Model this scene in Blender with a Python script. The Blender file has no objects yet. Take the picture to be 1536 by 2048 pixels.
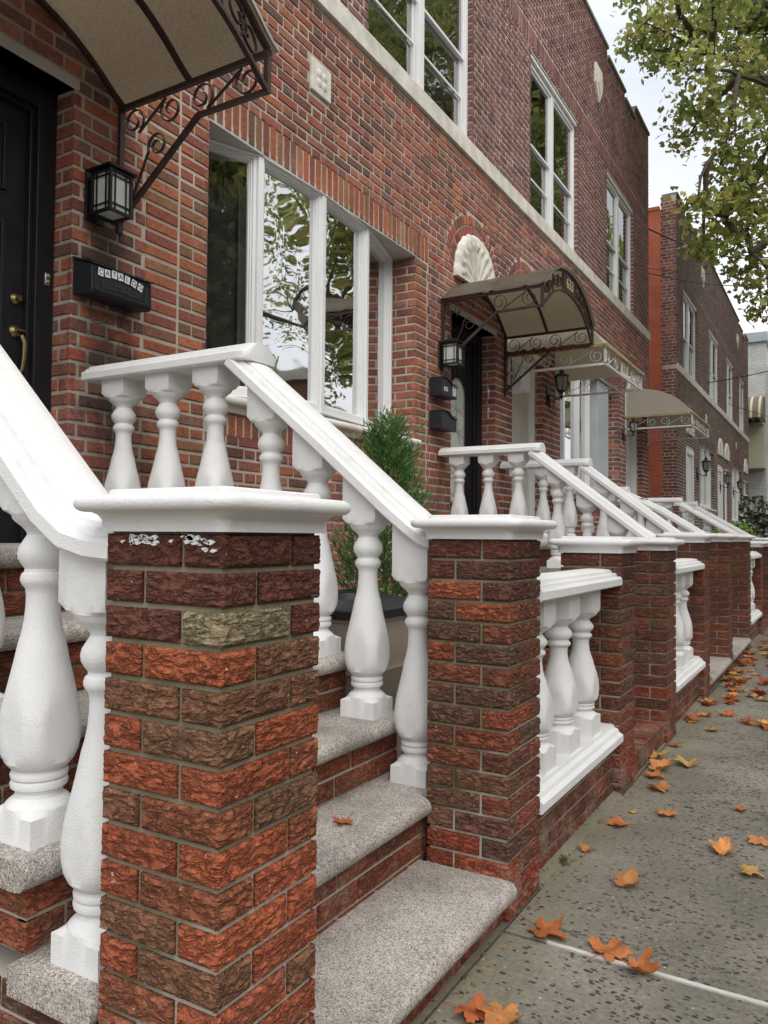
import bpy, math, random
from mathutils import Vector, Matrix, noise
RNG = random.Random(11)
SC = bpy.context.scene
COL = SC.collection
PI = math.pi

# ---------------------------------------------------------------- camera, sky, sun, exposure
def setup_view():
    yaw, pitch, roll = (math.radians(a) for a in (30.4118, 1.8010, 0.48598))
    f = Vector((-math.sin(yaw)*math.cos(pitch), math.cos(yaw)*math.cos(pitch), math.sin(pitch)))
    rt = Vector((math.cos(yaw), math.sin(yaw), 0)); up = rt.cross(f)
    r2 = rt*math.cos(roll) + up*math.sin(roll); u2 = r2.cross(f)
    cd = bpy.data.cameras.new('camera'); cam = bpy.data.objects.new('camera', cd); COL.objects.link(cam)
    M = Matrix((r2, u2, -f)).transposed().to_4x4(); M.translation = Vector((0.91159, 0, 1.19722))
    cam.matrix_world = M
    cd.sensor_fit = 'VERTICAL'; cd.sensor_height = 36.0; cd.sensor_width = 27.0
    cd.lens = 36*1569.517/2048
    cd.clip_start = 0.03; cd.clip_end = 600
    SC.camera = cam
setup_view()
W = bpy.data.worlds.new('World'); SC.world = W; W.use_nodes = True
nt = W.node_tree; nt.nodes.clear()
wo = nt.nodes.new('ShaderNodeOutputWorld'); bg = nt.nodes.new('ShaderNodeBackground'); bg2 = nt.nodes.new('ShaderNodeBackground')
sky = nt.nodes.new('ShaderNodeTexSky'); sky.sky_type = 'NISHITA'; sky.sun_disc = False
sky.sun_elevation = math.radians(52); sky.sun_rotation = math.radians(120); sky.air_density = 1.0; sky.dust_density = 4.0
bg.inputs['Strength'].default_value = 0.07
nt.links.new(sky.outputs[0], bg.inputs['Color'])
tc = nt.nodes.new('ShaderNodeTexCoord'); mp = nt.nodes.new('ShaderNodeMapping'); mp.inputs['Scale'].default_value = (1, 1, 3)
nz = nt.nodes.new('ShaderNodeTexNoise'); nz.inputs['Scale'].default_value = 1.6; nz.inputs['Detail'].default_value = 6; nz.inputs['Roughness'].default_value = .55
cr = nt.nodes.new('ShaderNodeValToRGB')
cr.color_ramp.elements[0].position = .35; cr.color_ramp.elements[0].color = (.60, .635, .70, 1)
cr.color_ramp.elements[1].position = .62; cr.color_ramp.elements[1].color = (.86, .875, .90, 1)
nt.links.new(tc.outputs['Generated'], mp.inputs[0]); nt.links.new(mp.outputs[0], nz.inputs['Vector'])
nt.links.new(nz.outputs[0], cr.inputs[0]); nt.links.new(cr.outputs[0], bg2.inputs['Color'])
bg2.inputs['Strength'].default_value = 0.64
mx = nt.nodes.new('ShaderNodeMixShader'); mx.inputs[0].default_value = 0.93
nt.links.new(bg.outputs[0], mx.inputs[1]); nt.links.new(bg2.outputs[0], mx.inputs[2]); nt.links.new(mx.outputs[0], wo.inputs[0])
sd = bpy.data.lights.new('sun', 'SUN'); sd.energy = 1.5; sd.angle = math.radians(75); sd.color = (1, .97, .92)
so = bpy.data.objects.new('sun', sd); COL.objects.link(so)
so.rotation_euler = Vector((.62, -.36, .80)).to_track_quat('Z', 'Y').to_euler(); so.location = (5, -3, 20)
SC.view_settings.view_transform = 'Standard'; SC.view_settings.look = 'None'
SC.view_settings.exposure = 1.12; SC.view_settings.gamma = 1.0
SC.cycles.max_bounces = 8; SC.cycles.transparent_max_bounces = 12
SC.cycles.use_denoising = True

# ---------------------------------------------------------------- helpers
def hx(s, k=1.0):
    s = s.lstrip('#'); o = []
    for i in (0, 2, 4):
        c = int(s[i:i+2], 16)/255
        o.append(min(.95, k*(c/12.92 if c < .04045 else ((c+.055)/1.055)**2.4)))
    return tuple(o)

class MB:
    def __init__(s): s.v = []; s.f = []; s.m = []; s.c = []; s.s = []
    def add(s, vs, fs, m=0, c=(1, 1, 1), sm=False):
        b = len(s.v); s.v.extend([tuple(v) for v in vs])
        for f in fs:
            s.f.append([b+i for i in f]); s.m.append(m); s.c.append(c); s.s.append(sm)
    def quad(s, a, b, c, d, m=0, col=(1, 1, 1)): s.add([a, b, c, d], [(0, 1, 2, 3)], m, col)
    def box(s, x0, x1, y0, y1, z0, z1, m=0, c=(1, 1, 1)):
        s.add([(x0,y0,z0),(x1,y0,z0),(x1,y1,z0),(x0,y1,z0),(x0,y0,z1),(x1,y0,z1),(x1,y1,z1),(x0,y1,z1)],
              [(0,3,2,1),(4,5,6,7),(0,1,5,4),(1,2,6,5),(2,3,7,6),(3,0,4,7)], m, c)
    def obox(s, o, u, v, n, m=0, c=(1, 1, 1)):
        o, u, v, n = Vector(o), Vector(u), Vector(v), Vector(n)
        p = [o, o+u, o+u+v, o+v]; p += [q+n for q in p]
        s.add(p, [(0,3,2,1),(4,5,6,7),(0,1,5,4),(1,2,6,5),(2,3,7,6),(3,0,4,7)], m, c)
    def prism(s, poly, axis, a, b, m=0, c=(1, 1, 1), sm=False):
        # poly = list of 2D points, extruded along axis 'x','y','z' from a to b
        def P(p, t):
            return (t, p[0], p[1]) if axis == 'x' else ((p[0], t, p[1]) if axis == 'y' else (p[0], p[1], t))
        n = len(poly); vs = [P(p, a) for p in poly] + [P(p, b) for p in poly]
        s.add(vs, [tuple(range(n-1, -1, -1)), tuple(range(n, 2*n))] + [(i, (i+1) % n, n+(i+1) % n, n+i) for i in range(n)], m, c, sm)
    def tube(s, pts, r, k=8, m=0, c=(1, 1, 1), caps=True):
        pts = [Vector(p) for p in pts]; n = len(pts); rs = r if isinstance(r, (list, tuple)) else [r]*n
        vs = []; ref = None
        for i, p in enumerate(pts):
            t = (pts[min(i+1, n-1)] - pts[max(i-1, 0)]).normalized()
            if ref is None: ref = Vector((0, 0, 1)) if abs(t.z) < .9 else Vector((1, 0, 0))
            a = t.cross(ref).normalized(); b = a.cross(t).normalized(); ref = b
            for j in range(k):
                w = 2*PI*j/k; vs.append(p + (a*math.cos(w)+b*math.sin(w))*rs[i])
        fs = [(i*k+j, i*k+(j+1) % k, (i+1)*k+(j+1) % k, (i+1)*k+j) for i in range(n-1) for j in range(k)]
        if caps: fs += [tuple(range(k-1, -1, -1)), tuple(range((n-1)*k, n*k))]
        s.add(vs, fs, m, c, True)
    def bar(s, pts, nrm, w, t, m=0, c=(1, 1, 1)):
        # flat bar of width w along nrm and thickness t in the plane of the path
        pts = [Vector(p) for p in pts]; nrm = Vector(nrm).normalized(); n = len(pts); vs = []
        for i, p in enumerate(pts):
            d = (pts[min(i+1, n-1)] - pts[max(i-1, 0)]).normalized(); q = d.cross(nrm).normalized()
            for a, b in ((-1, -1), (1, -1), (1, 1), (-1, 1)): vs.append(p + nrm*(w/2*a) + q*(t/2*b))
        fs = [(i*4+j, i*4+(j+1) % 4, (i+1)*4+(j+1) % 4, (i+1)*4+j) for i in range(n-1) for j in range(4)]
        fs += [(3, 2, 1, 0), tuple(range((n-1)*4, n*4))]
        s.add(vs, fs, m, c)
    def rings(s, rings, m=0, c=(1, 1, 1), sm=True, cap0=True, cap1=True):
        k = len(rings[0]); n = len(rings); vs = [p for r in rings for p in r]
        fs = [(i*k+j, i*k+(j+1) % k, (i+1)*k+(j+1) % k, (i+1)*k+j) for i in range(n-1) for j in range(k)]
        if cap0: fs.append(tuple(range(k-1, -1, -1)))
        if cap1: fs.append(tuple(range((n-1)*k, n*k)))
        s.add(vs, fs, m, c, sm)
    def lathe(s, prof, cx, cy, k=24, m=0, c=(1, 1, 1), z0=0, sq=None):
        rr = []
        for r, z in prof:
            ring = []
            for j in range(k):
                w = 2*PI*j/k; q = r
                if sq: q = min(r, sq/max(abs(math.cos(w)), abs(math.sin(w))))
                ring.append((cx+q*math.cos(w), cy+q*math.sin(w), z0+z))
            rr.append(ring)
        s.rings(rr, m, c)
    def build(s, name, mats, parent=None, bevel=0, sharp=32, loc=None):
        me = bpy.data.meshes.new(name)
        off = Vector(loc) if loc is not None else Vector((0, 0, 0))
        p = parent
        while p is not None: off = off + Vector(p.location); p = p.parent
        vv = [(a-off.x, b-off.y, c-off.z) for a, b, c in s.v]
        me.from_pydata(vv, [], s.f)
        if not isinstance(mats, (list, tuple)): mats = [mats]
        for m in mats: me.materials.append(m)
        me.polygons.foreach_set('material_index', s.m)
        me.polygons.foreach_set('use_smooth', s.s)
        ca = me.color_attributes.new('Col', 'FLOAT_COLOR', 'CORNER'); buf = []
        for f, c in zip(s.f, s.c): buf.extend((c[0], c[1], c[2], 1.0)*len(f))
        ca.data.foreach_set('color', buf)
        if any(s.s): me.set_sharp_from_angle(angle=math.radians(sharp))
        me.update()
        o = bpy.data.objects.new(name, me); COL.objects.link(o)
        if parent is not None: o.parent = parent
        if loc is not None: o.location = loc
        if bevel:
            b = o.modifiers.new('bevel', 'BEVEL'); b.width = bevel; b.segments = 2; b.limit_method = 'ANGLE'; b.angle_limit = math.radians(40)
        return o

def tag(o, label=None, cat=None, group=None, kind=None):
    if label: o['label'] = label
    if cat: o['category'] = cat
    if group: o['group'] = group
    if kind: o['kind'] = kind
    return o
def thing(name, label, cat, loc=(0, 0, 0), group=None):
    o = bpy.data.objects.new(name, None); COL.objects.link(o); o.location = loc; o.empty_display_size = .1
    return tag(o, label, cat, group)
def kids(o): return [c for c in bpy.data.objects if c.parent == o]
def copy_tree(o, parent=None, loc=None):
    c = o.copy(); COL.objects.link(c)
    if parent is not None: c.parent = parent
    if loc is not None: c.location = loc
    for ch in kids(o): copy_tree(ch, c)
    return c

# ---------------------------------------------------------------- materials
def newmat(name, base=(.5, .5, .5), rough=.6, metal=0.0, spec=.5):
    m = bpy.data.materials.new(name); m.use_nodes = True
    b = m.node_tree.nodes['Principled BSDF']
    b.inputs['Base Color'].default_value = (*base, 1); b.inputs['Roughness'].default_value = rough
    b.inputs['Metallic'].default_value = metal; b.inputs['Specular IOR Level'].default_value = spec
    return m
class N:
    def __init__(s, m): s.t = m.node_tree; s.b = s.t.nodes['Principled BSDF']; s.tc = s.t.nodes.new('ShaderNodeTexCoord')
    def link(s, a, b): s.t.links.new(a, b)
    def map(s, scale=(1, 1, 1), rot=(0, 0, 0)):
        n = s.t.nodes.new('ShaderNodeMapping'); n.inputs['Scale'].default_value = scale; n.inputs['Rotation'].default_value = rot
        s.link(s.tc.outputs['Object'], n.inputs[0]); return n.outputs[0]
    def noise(s, sc, det=4, ro=.55, vec=None, dist=0):
        n = s.t.nodes.new('ShaderNodeTexNoise'); n.inputs['Scale'].default_value = sc; n.inputs['Detail'].default_value = det
        n.inputs['Roughness'].default_value = ro; n.inputs['Distortion'].default_value = dist
        s.link(vec if vec is not None else s.tc.outputs['Object'], n.inputs['Vector']); return n.outputs[0]
    def voro(s, sc, feat='F1', vec=None, out='Distance', rnd=1):
        n = s.t.nodes.new('ShaderNodeTexVoronoi'); n.feature = feat; n.inputs['Scale'].default_value = sc; n.inputs['Randomness'].default_value = rnd
        s.link(vec if vec is not None else s.tc.outputs['Object'], n.inputs['Vector']); return n.outputs[out]
    def ramp(s, inp, *stops):
        n = s.t.nodes.new('ShaderNodeValToRGB'); e = n.color_ramp.elements
        while len(e) < len(stops): e.new(.5)
        for el, (p, c) in zip(e, stops):
            el.position = p; el.color = (*(c if isinstance(c, (tuple, list)) else (c, c, c)), 1)
        s.link(inp, n.inputs[0]); return n.outputs[0]
    def mix(s, a, b, fac, mode='MIX'):
        n = s.t.nodes.new('ShaderNodeMix'); n.data_type = 'RGBA'; n.blend_type = mode
        for src, idx in ((fac, 0), (a, 6), (b, 7)):
            if isinstance(src, (int, float)) and idx == 0: n.inputs[0].default_value = src
            elif isinstance(src, (tuple, list)): n.inputs[idx].default_value = (*src, 1)
            else: s.link(src, n.inputs[idx])
        return n.outputs[2]
    def math(s, op, a, b=None):
        n = s.t.nodes.new('ShaderNodeMath'); n.operation = op
        for i, v in enumerate((a, b)):
            if v is None: continue
            if isinstance(v, (int, float)): n.inputs[i].default_value = v
            else: s.link(v, n.inputs[i])
        return n.outputs[0]
    def attr(s):
        n = s.t.nodes.new('ShaderNodeAttribute'); n.attribute_name = 'Col'; return n.outputs['Color']
    def sep(s, axis):
        n = s.t.nodes.new('ShaderNodeSeparateXYZ'); s.link(s.tc.outputs['Object'], n.inputs[0]); return n.outputs[axis]
    def base(s, c): s.link(c, s.b.inputs['Base Color'])
    def bump(s, h, strength=.5, dist=.01, prev=None):
        n = s.t.nodes.new('ShaderNodeBump'); n.inputs['Strength'].default_value = strength; n.inputs['Distance'].default_value = dist
        s.link(h, n.inputs['Height'])
        if prev is not None: s.link(prev, n.inputs['Normal'])
        s.link(n.outputs[0], s.b.inputs['Normal']); return n.outputs[0]

def stain(n, c, spots):
    for (y, z, R, k) in spots:
        v = n.t.nodes.new('ShaderNodeVectorMath'); v.operation = 'DISTANCE'; mpn = n.map((0, 1, .62)); n.link(mpn, v.inputs[0]); v.inputs[1].default_value = (0, y, z*.62)
        d = n.math('ADD', n.math('DIVIDE', v.outputs['Value'], R), n.math('MULTIPLY', n.math('SUBTRACT', n.noise(7, 5, .65), .5), 1.6))
        c = n.mix(c, hx('#2b2c22'), n.ramp(d, (.35, k), (1.0, 0.0)))
    return c
def brick_mat(name, ridge, fleck=.0, lo=.55, hi=1.25, bd=.006, bs=.9, spots=(), dark=None):
    m = newmat(name, rough=.85, spec=.25); n = N(m)
    v = n.map((1, 1, ridge)); a = n.noise(38, 6, .65, v, .6); b = n.noise(150, 3, .6)
    c = n.mix(n.attr(), n.ramp(a, (.3, lo), (.68, hi)), 1.0, 'MULTIPLY')
    c = n.mix(c, n.ramp(b, (.35, .72), (.7, 1.15)), 1.0, 'MULTIPLY')
    g = n.noise(3.1, 3, .6); c = n.mix(c, n.ramp(g, (.3, .78), (.7, 1.1)), 1.0, 'MULTIPLY')
    if fleck: c = n.mix(c, (.62, .58, .5), n.ramp(n.noise(90, 2, .5), (.74-fleck, 0.0), (.78-fleck, .8)))
    c = n.mix(c, n.ramp(n.noise(1.1, 6, .65, n.map((1, 1.1, .3))), (.3, .74), (.66, 1.10)), 1.0, 'MULTIPLY'); c = n.mix(c, hx('#a89c8c'), n.ramp(n.noise(2.3, 7, .72), (.56, 0.0), (.82, .55)))
    c = stain(n, c, spots)
    n.base(c); n.bump(n.math('ADD', a, n.math('MULTIPLY', b, .35)), bs, bd)
    return m
def plain_mat(name, c, rough=.8, ns=8, lo=.8, hi=1.15, bs=.2, bd=.003, bsc=120, spec=.4, metal=0, spots=()):
    m = newmat(name, c, rough, metal, spec); n = N(m)
    n.base(stain(n, n.mix(n.mix((1, 1, 1), c, 1.0), n.ramp(n.noise(ns, 5, .6), (.3, lo), (.7, hi)), 1.0, 'MULTIPLY'), spots))
    if bs: n.bump(n.noise(bsc, 4, .6), bs, bd)
    return m
M = {}
def pbrick():
    m = newmat('pillar_brick', rough=.82, spec=.3); n = N(m)
    v = n.map((1, 1, 2.3)); w = n.noise(22, 3, .6, v, 0); rg = n.math('ABSOLUTE', n.math('SUBTRACT', n.noise(23, 4, .60, v, .35), .5)); a = n.math('MINIMUM', n.math('MULTIPLY', rg, 9.0), 1.0)
    b = n.noise(130, 4, .65, v)
    c = n.mix(n.attr(), n.ramp(a, (.0, .45), (.28, .90), (.9, 1.12)), 1.0, 'MULTIPLY')  # creases of the rough face darkened in the colour, painted occlusion
    c = n.mix(c, n.ramp(b, (.32, .55), (.66, 1.25)), 1.0, 'MULTIPLY')
    c = n.mix(c, n.ramp(n.noise(4.5, 3, .6), (.3, .75), (.7, 1.12)), 1.0, 'MULTIPLY')
    c = n.mix(c, (.6, .56, .48), n.ramp(n.noise(85, 2, .5), (.73, 0.0), (.76, .8)))
    lim = n.math('MULTIPLY', n.ramp(n.sep(2), (.12, 1.0), (.46, 0.0)), n.ramp(n.noise(6.5, 6, .7), (.50, 0.0), (.70, .55))); c = n.mix(c, hx('#b7a99a'), lim)
    n.base(c); n.bump(n.math('ADD', a, n.math('MULTIPLY', b, .5)), 1.0, .0065); return m
M['pbrick'] = pbrick()
M['fbrick'] = brick_mat('facade_brick', 1.5, .0, .6, 1.25, .005, .8)
def pmortar():
    m = newmat('pillar_mortar', rough=.95, spec=.2); n = N(m)
    c = n.ramp(n.noise(3.2, 5, .65), (.3, hx('#5e5946')), (.5, hx('#857e68')), (.72, hx('#9c9582')))
    x = n.math('ADD', n.math('MULTIPLY', n.sep(2), -1.6), n.math('ADD', n.math('MULTIPLY', n.sep(0), 1.8), n.math('ADD', n.math('MULTIPLY', n.noise(4, 3, .5), .5), .50)))
    c = n.mix(c, hx('#b9b3a6'), n.ramp(x, (.0, 0.0), (.12, .9))); n.base(c); n.bump(n.noise(150, 4, .7), .8, .004); return m
M['pmortar'] = pmortar()
M['fmortar'] = plain_mat('facade_mortar', hx('#cbc0b2'), .95, 4, .70, 1.15, .6, .004, 140, .2)
SPOTS = ((-1.36, 2.02, .26, .8), (-1.42, 2.62, .16, .7), (-1.25, 1.55, .30, .5))
M['fmortarA'] = plain_mat('facade_mortar_stained', hx('#c2b8a8'), .95, 3, .58, 1.15, .6, .004, 140, .2, spots=SPOTS)
M['fbrickA'] = brick_mat('facade_brick_stained', 1.5, .0, .6, 1.25, .005, .8, SPOTS)
def white_mat():
    m = newmat('white_painted_concrete', (.8, .8, .79), .62, 0, .35); n = N(m)
    c = n.ramp(n.noise(2.2, 5, .6), (.3, (.70, .70, .69)), (.62, (.80, .80, .79)))
    c = n.mix(c, (.50, .50, .44), n.ramp(n.noise(9, 6, .7), (.54, 0.0), (.80, .50)))
    n.base(c); b = n.bump(n.noise(230, 3, .6), .6, .003); n.bump(n.noise(14, 3, .5), .15, .006, b); return m
M['white'] = white_mat()
M['vinyl'] = plain_mat('white_vinyl', (.78, .785, .78), .4, 3, .95, 1.02, 0)
M['soffit'] = plain_mat('painted_soffit', hx('#b9b7b0'), .6, 3, .85, 1.05, .1)
def granite():
    m = newmat('granite', rough=.6, spec=.35); n = N(m)
    v = n.voro(330, out='Color'); s = n.t.nodes.new('ShaderNodeSeparateColor'); n.link(v, s.inputs[0])
    c = n.ramp(s.outputs[0], (.0, hx('#5b5652')), (.12, hx('#868078')), (.3, hx('#a39b93')), (.62, hx('#b5ada5')), (.88, hx('#cfc9c1')))
    c = n.mix(c, n.ramp(n.noise(140, 2, .6), (.3, .8), (.65, 1.1)), 1.0, 'MULTIPLY')
    c = n.mix(c, n.ramp(n.noise(3.6, 7, .68), (.34, .62), (.60, 1.05)), 1.0, 'MULTIPLY')
    n.base(c); n.bump(n.noise(240, 3, .6), .3, .002); return m
M['granite'] = granite()
def sidewalk_mat():
    m = newmat('sidewalk_concrete', rough=.85, spec=.3); n = N(m)
    c = n.ramp(n.noise(1.3, 6, .62), (.30, hx('#68645a')), (.5, hx('#807b70')), (.68, hx('#979184')))
    c = n.mix(c, n.ramp(n.noise(55, 5, .7), (.3, .62), (.7, 1.2)), 1.0, 'MULTIPLY')
    x = n.sep(0); moss = n.ramp(n.math('ADD', x, n.math('MULTIPLY', n.noise(5, 4, .6), .5)), (.26, .5), (.46, 0.0))
    c = n.mix(c, hx('#7c765a'), n.math('MULTIPLY', moss, .8))
    vm = n.map((.8, 1.15, 1)); vd = n.voro(66, vec=vm); vc = n.voro(66, vec=vm, out='Color')
    s = n.t.nodes.new('ShaderNodeSeparateColor'); n.link(vc, s.inputs[0])
    thr = n.math('MULTIPLY', n.math('SUBTRACT', s.outputs[1], .25), .74)
    wear = n.math('MULTIPLY', n.ramp(n.noise(1.3, 3, .5), (.30, .25), (.48, 1.0)), n.ramp(n.math('ADD', x, n.math('MULTIPLY', n.noise(5, 4, .6), .3)), (.30, .25), (.48, 1.0)))
    st = n.math('MULTIPLY', n.math('LESS_THAN', n.math('ADD', vd, n.math('MULTIPLY', n.math('SUBTRACT', n.noise(90, 3, .6), .5), .8)), thr), n.math('GREATER_THAN', wear, n.math('MULTIPLY', s.outputs[2], .95)))
    c = n.mix(c, hx('#35332f'), n.math('MULTIPLY', st, .9))
    vd2 = n.voro(60); vc2 = n.voro(60, out='Color'); s2 = n.t.nodes.new('ShaderNodeSeparateColor'); n.link(vc2, s2.inputs[0])
    ed = n.voro(.9, 'DISTANCE_TO_EDGE', vec=n.map((1, .8, 0))); ed = n.math('ADD', ed, n.math('MULTIPLY', n.math('SUBTRACT', n.noise(9, 5, .7), .5), .10)); c = n.mix(c, hx('#3f3b34'), n.math('MULTIPLY', n.math('LESS_THAN', n.math('ABSOLUTE', ed), .0028), .7))
    sp = n.math('LESS_THAN', vd2, n.math('MULTIPLY', n.math('SUBTRACT', s2.outputs[0], .86), 1.5))
    c = n.mix(c, hx('#c8c2b0'), n.math('MULTIPLY', sp, .8))
    n.base(c); n.bump(n.noise(160, 5, .7), .5, .004); return m
M['walk'] = sidewalk_mat()
M['stone'] = plain_mat('limestone', hx('#dcd8cc'), .85, 6, .72, 1.1, .6, .004, 60, .3)
M['brown'] = plain_mat('brown_iron', hx('#3c2a28'), .45, 20, .7, 1.3, .2, .001, 80, .5)
M['whiteiron'] = plain_mat('white_iron', hx('#d6d5d0'), .45, 20, .8, 1.05, .1, .001)
M['black'] = plain_mat('black_paint', hx('#17181a'), .38, 6, .8, 1.2, .05)
M['doorblack'] = plain_mat('black_door', hx('#1c1b1f'), .42, 6, .8, 1.2, .05)
M['lampblack'] = plain_mat('black_metal', hx('#1a1a1b'), .4, 8, .8, 1.2, .1)
M['brass'] = newmat('brass', hx('#8d7c5c'), .38, 1.0)
M['steel'] = newmat('steel', hx('#b9b9b6'), .35, 1.0)
M['coping'] = plain_mat('grey_coping', hx('#8d8e88'), .8, 5, .7, 1.1, .4, .004)
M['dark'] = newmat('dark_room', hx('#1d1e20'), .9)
M['room_backing'] = plain_mat('dark_backing', hx('#56585a'), .8, 2, .7, 1.1, 0)  # interior darkness put into the colour of a backing sheet
M['curtain'] = plain_mat('sheer_curtain', hx('#c9c9cc'), .9, 2, .85, 1.05, 0)
M['greycurtain'] = plain_mat('grey_curtain', hx('#6e7072'), .9, 2, .8, 1.1, 0)
M['asphalt'] = plain_mat('asphalt', (.05, .05, .052), .9, 3, .7, 1.3, .5, .005)
M['redpaint'] = plain_mat('red_painted_brick', hx('#b8664c'), .8, 2.5, .75, 1.1, .9, .02, 9)
M['red'] = plain_mat('red_sticker', hx('#a83a34'), .5)
M['cream'] = plain_mat('cream_panel', hx('#c6c4ba'), .6, 3, .9, 1.05, .05)
M['bluegrey'] = plain_mat('pale_grey_metal', hx('#b4bcc0'), .5, 3, .9, 1.05, .05)
M['frost'] = plain_mat('frosted_glass', hx('#c5cac4'), .35, 6, .85, 1.1, .1, .001, 60, .6)
M['rust'] = plain_mat('rust', hx('#5a3222'), .9, 30, .5, 1.5, .8, .004, 60)
M['bark'] = plain_mat('bark', hx('#5b5347'), .9, 10, .6, 1.2, .8, .02, 30)
M['soil'] = plain_mat('soil', hx('#4a4034'), .95, 10, .6, 1.2, .6, .01)
def glass_mat(name, ior=2.3, tint=(1, 1, 1), k=.85):
    m = bpy.data.materials.new(name); m.use_nodes = True; t = m.node_tree; t.nodes.clear()
    o = t.nodes.new('ShaderNodeOutputMaterial'); g = t.nodes.new('ShaderNodeBsdfGlossy'); g.inputs['Roughness'].default_value = .015
    tr = t.nodes.new('ShaderNodeBsdfTransparent'); tr.inputs[0].default_value = (*tint, 1)
    fr = t.nodes.new('ShaderNodeFresnel'); fr.inputs['IOR'].default_value = ior
    tcn = t.nodes.new('ShaderNodeTexCoord'); no = t.nodes.new('ShaderNodeTexNoise'); no.inputs['Scale'].default_value = 2.2; no.inputs['Detail'].default_value = 1
    bp = t.nodes.new('ShaderNodeBump'); bp.inputs['Strength'].default_value = .25; bp.inputs['Distance'].default_value = .02
    t.links.new(tcn.outputs['Object'], no.inputs['Vector']); t.links.new(no.outputs[0], bp.inputs['Height']); t.links.new(bp.outputs[0], g.inputs['Normal'])
    x = t.nodes.new('ShaderNodeMixShader'); km = t.nodes.new('ShaderNodeMath'); km.operation = 'MULTIPLY'; km.inputs[1].default_value = k; t.links.new(fr.outputs[0], km.inputs[0]); t.links.new(km.outputs[0], x.inputs[0]); t.links.new(tr.outputs[0], x.inputs[1]); t.links.new(g.outputs[0], x.inputs[2])
    t.links.new(x.outputs[0], o.inputs[0]); return m
M['glass'] = glass_mat('window_glass', 1.75, (.80, .82, .80))
M['darkglass'] = glass_mat('screened_glass', 1.6, (.62, .63, .63), .5)
def sheet_mat(name, c, tr):
    m = newmat(name, c, .5, 0, .4); n = N(m)
    col = n.ramp(n.noise(70, 4, .7), (.3, tuple(.75*x for x in c)), (.7, tuple(1.12*x for x in c)))
    n.base(col); t = m.node_tree; o = t.nodes['Material Output']
    tl = t.nodes.new('ShaderNodeBsdfTranslucent'); n.link(col, tl.inputs[0])
    x = t.nodes.new('ShaderNodeMixShader'); x.inputs[0].default_value = tr
    n.link(n.b.outputs[0], x.inputs[1]); n.link(tl.outputs[0], x.inputs[2]); n.link(x.outputs[0], o.inputs[0]); return m
M['tansheet'] = sheet_mat('bronze_tinted_sheet', hx('#998c7b'), .68)
def top_mat():  # sheet top: greyer than the underside and half transparent
    m = newmat('grey_sheet_top', hx('#6e6a60'), .35, 0, .5); n = N(m); t = m.node_tree; o = t.nodes['Material Output']; n.base(n.ramp(n.noise(6, 5, .6), (.3, hx('#5c584f')), (.7, hx('#7b766a'))))
    tr = t.nodes.new('ShaderNodeBsdfTransparent'); tr.inputs[0].default_value = (1, .95, .86, 1); x = t.nodes.new('ShaderNodeMixShader'); x.inputs[0].default_value = .5
    n.link(n.b.outputs[0], x.inputs[1]); n.link(tr.outputs[0], x.inputs[2]); n.link(x.outputs[0], o.inputs[0]); return m
M['topsheet'] = top_mat()
M['creamsheet'] = sheet_mat('cream_canopy_sheet', hx('#e0dacc'), .55)
def leaf_mat(name, rough=.6, tr=.35):
    m = newmat(name, rough=rough, spec=.3); n = N(m)
    c = n.mix(n.attr(), n.ramp(n.noise(30, 3, .6), (.3, .75), (.7, 1.2)), 1.0, 'MULTIPLY'); n.base(c)
    t = m.node_tree; o = t.nodes['Material Output']; tl = t.nodes.new('ShaderNodeBsdfTranslucent'); n.link(c, tl.inputs[0])
    x = t.nodes.new('ShaderNodeMixShader'); x.inputs[0].default_value = tr
    n.link(n.b.outputs[0], x.inputs[1]); n.link(tl.outputs[0], x.inputs[2]); n.link(x.outputs[0], o.inputs[0]); return m
M['leaf'] = leaf_mat('tree_leaf', .55, .4)
M['dryleaf'] = leaf_mat('dry_leaf', .7, .2)
M['vcol'] = leaf_mat('painted', .6, 0)

# ---------------------------------------------------------------- bricks
PAL_F = [hx(c, 1.38) for c in ('#8e5a50', '#86594f', '#965c4d', '#805047', '#9c624f', '#8a5d54', '#90584c', '#7f524b', '#735850', '#93604f', '#a4664c', '#9a5444', '#6c4d47', '#9c6a5c')]
PAL_R = [hx(c, 1.38) for c in ('#985c46', '#9e6046', '#8e5642', '#855044', '#a0654a', '#7b5848', '#8f684c')]
PAL_U = [hx(c, 1.38) for c in ('#775250', '#7f5856', '#704e4c', '#845d5a', '#6a4b49', '#7b5856')]
PAL_G = [hx(c, 1.3) for c in ('#6f5f59', '#776560', '#665651', '#7d6860', '#725c55')]
PAL_H = [hx(c, 1.3) for c in ('#725a54', '#7a6059', '#6a534d', '#816560')]
def brickbox(mb, o, u, n, a, b, z0, z1, col, dep=.03, off=0.0, ch=.003, m=0, v=None):
    v = Vector((0, 0, 1)) if v is None else v
    def P(s, t, d): return o + u*s + v*t + n*d
    B = [P(a, z0, -dep), P(b, z0, -dep), P(b, z1, -dep), P(a, z1, -dep)]
    if ch:
        K = [P(a, z0, off-ch), P(b, z0, off-ch), P(b, z1, off-ch), P(a, z1, off-ch)]
        F = [P(a+ch, z0+ch, off), P(b-ch, z0+ch, off), P(b-ch, z1-ch, off), P(a+ch, z1-ch, off)]
        mb.add(B+K+F, [(0,1,5,4),(1,2,6,5),(2,3,7,6),(3,0,4,7),(4,5,9,8),(5,6,10,9),(6,7,11,10),(7,4,8,11),(8,9,10,11)], m, col)
    else:
        F = [P(a, z0, off), P(b, z0, off), P(b, z1, off), P(a, z1, off)]
        mb.add(B+F, [(0,1,5,4),(1,2,6,5),(2,3,7,6),(3,0,4,7),(4,5,6,7)], m, col)
def jcol(c, r, k=.12):
    f = 1 + r.uniform(-k, k); return tuple(min(.9, x*f) for x in c)
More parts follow.
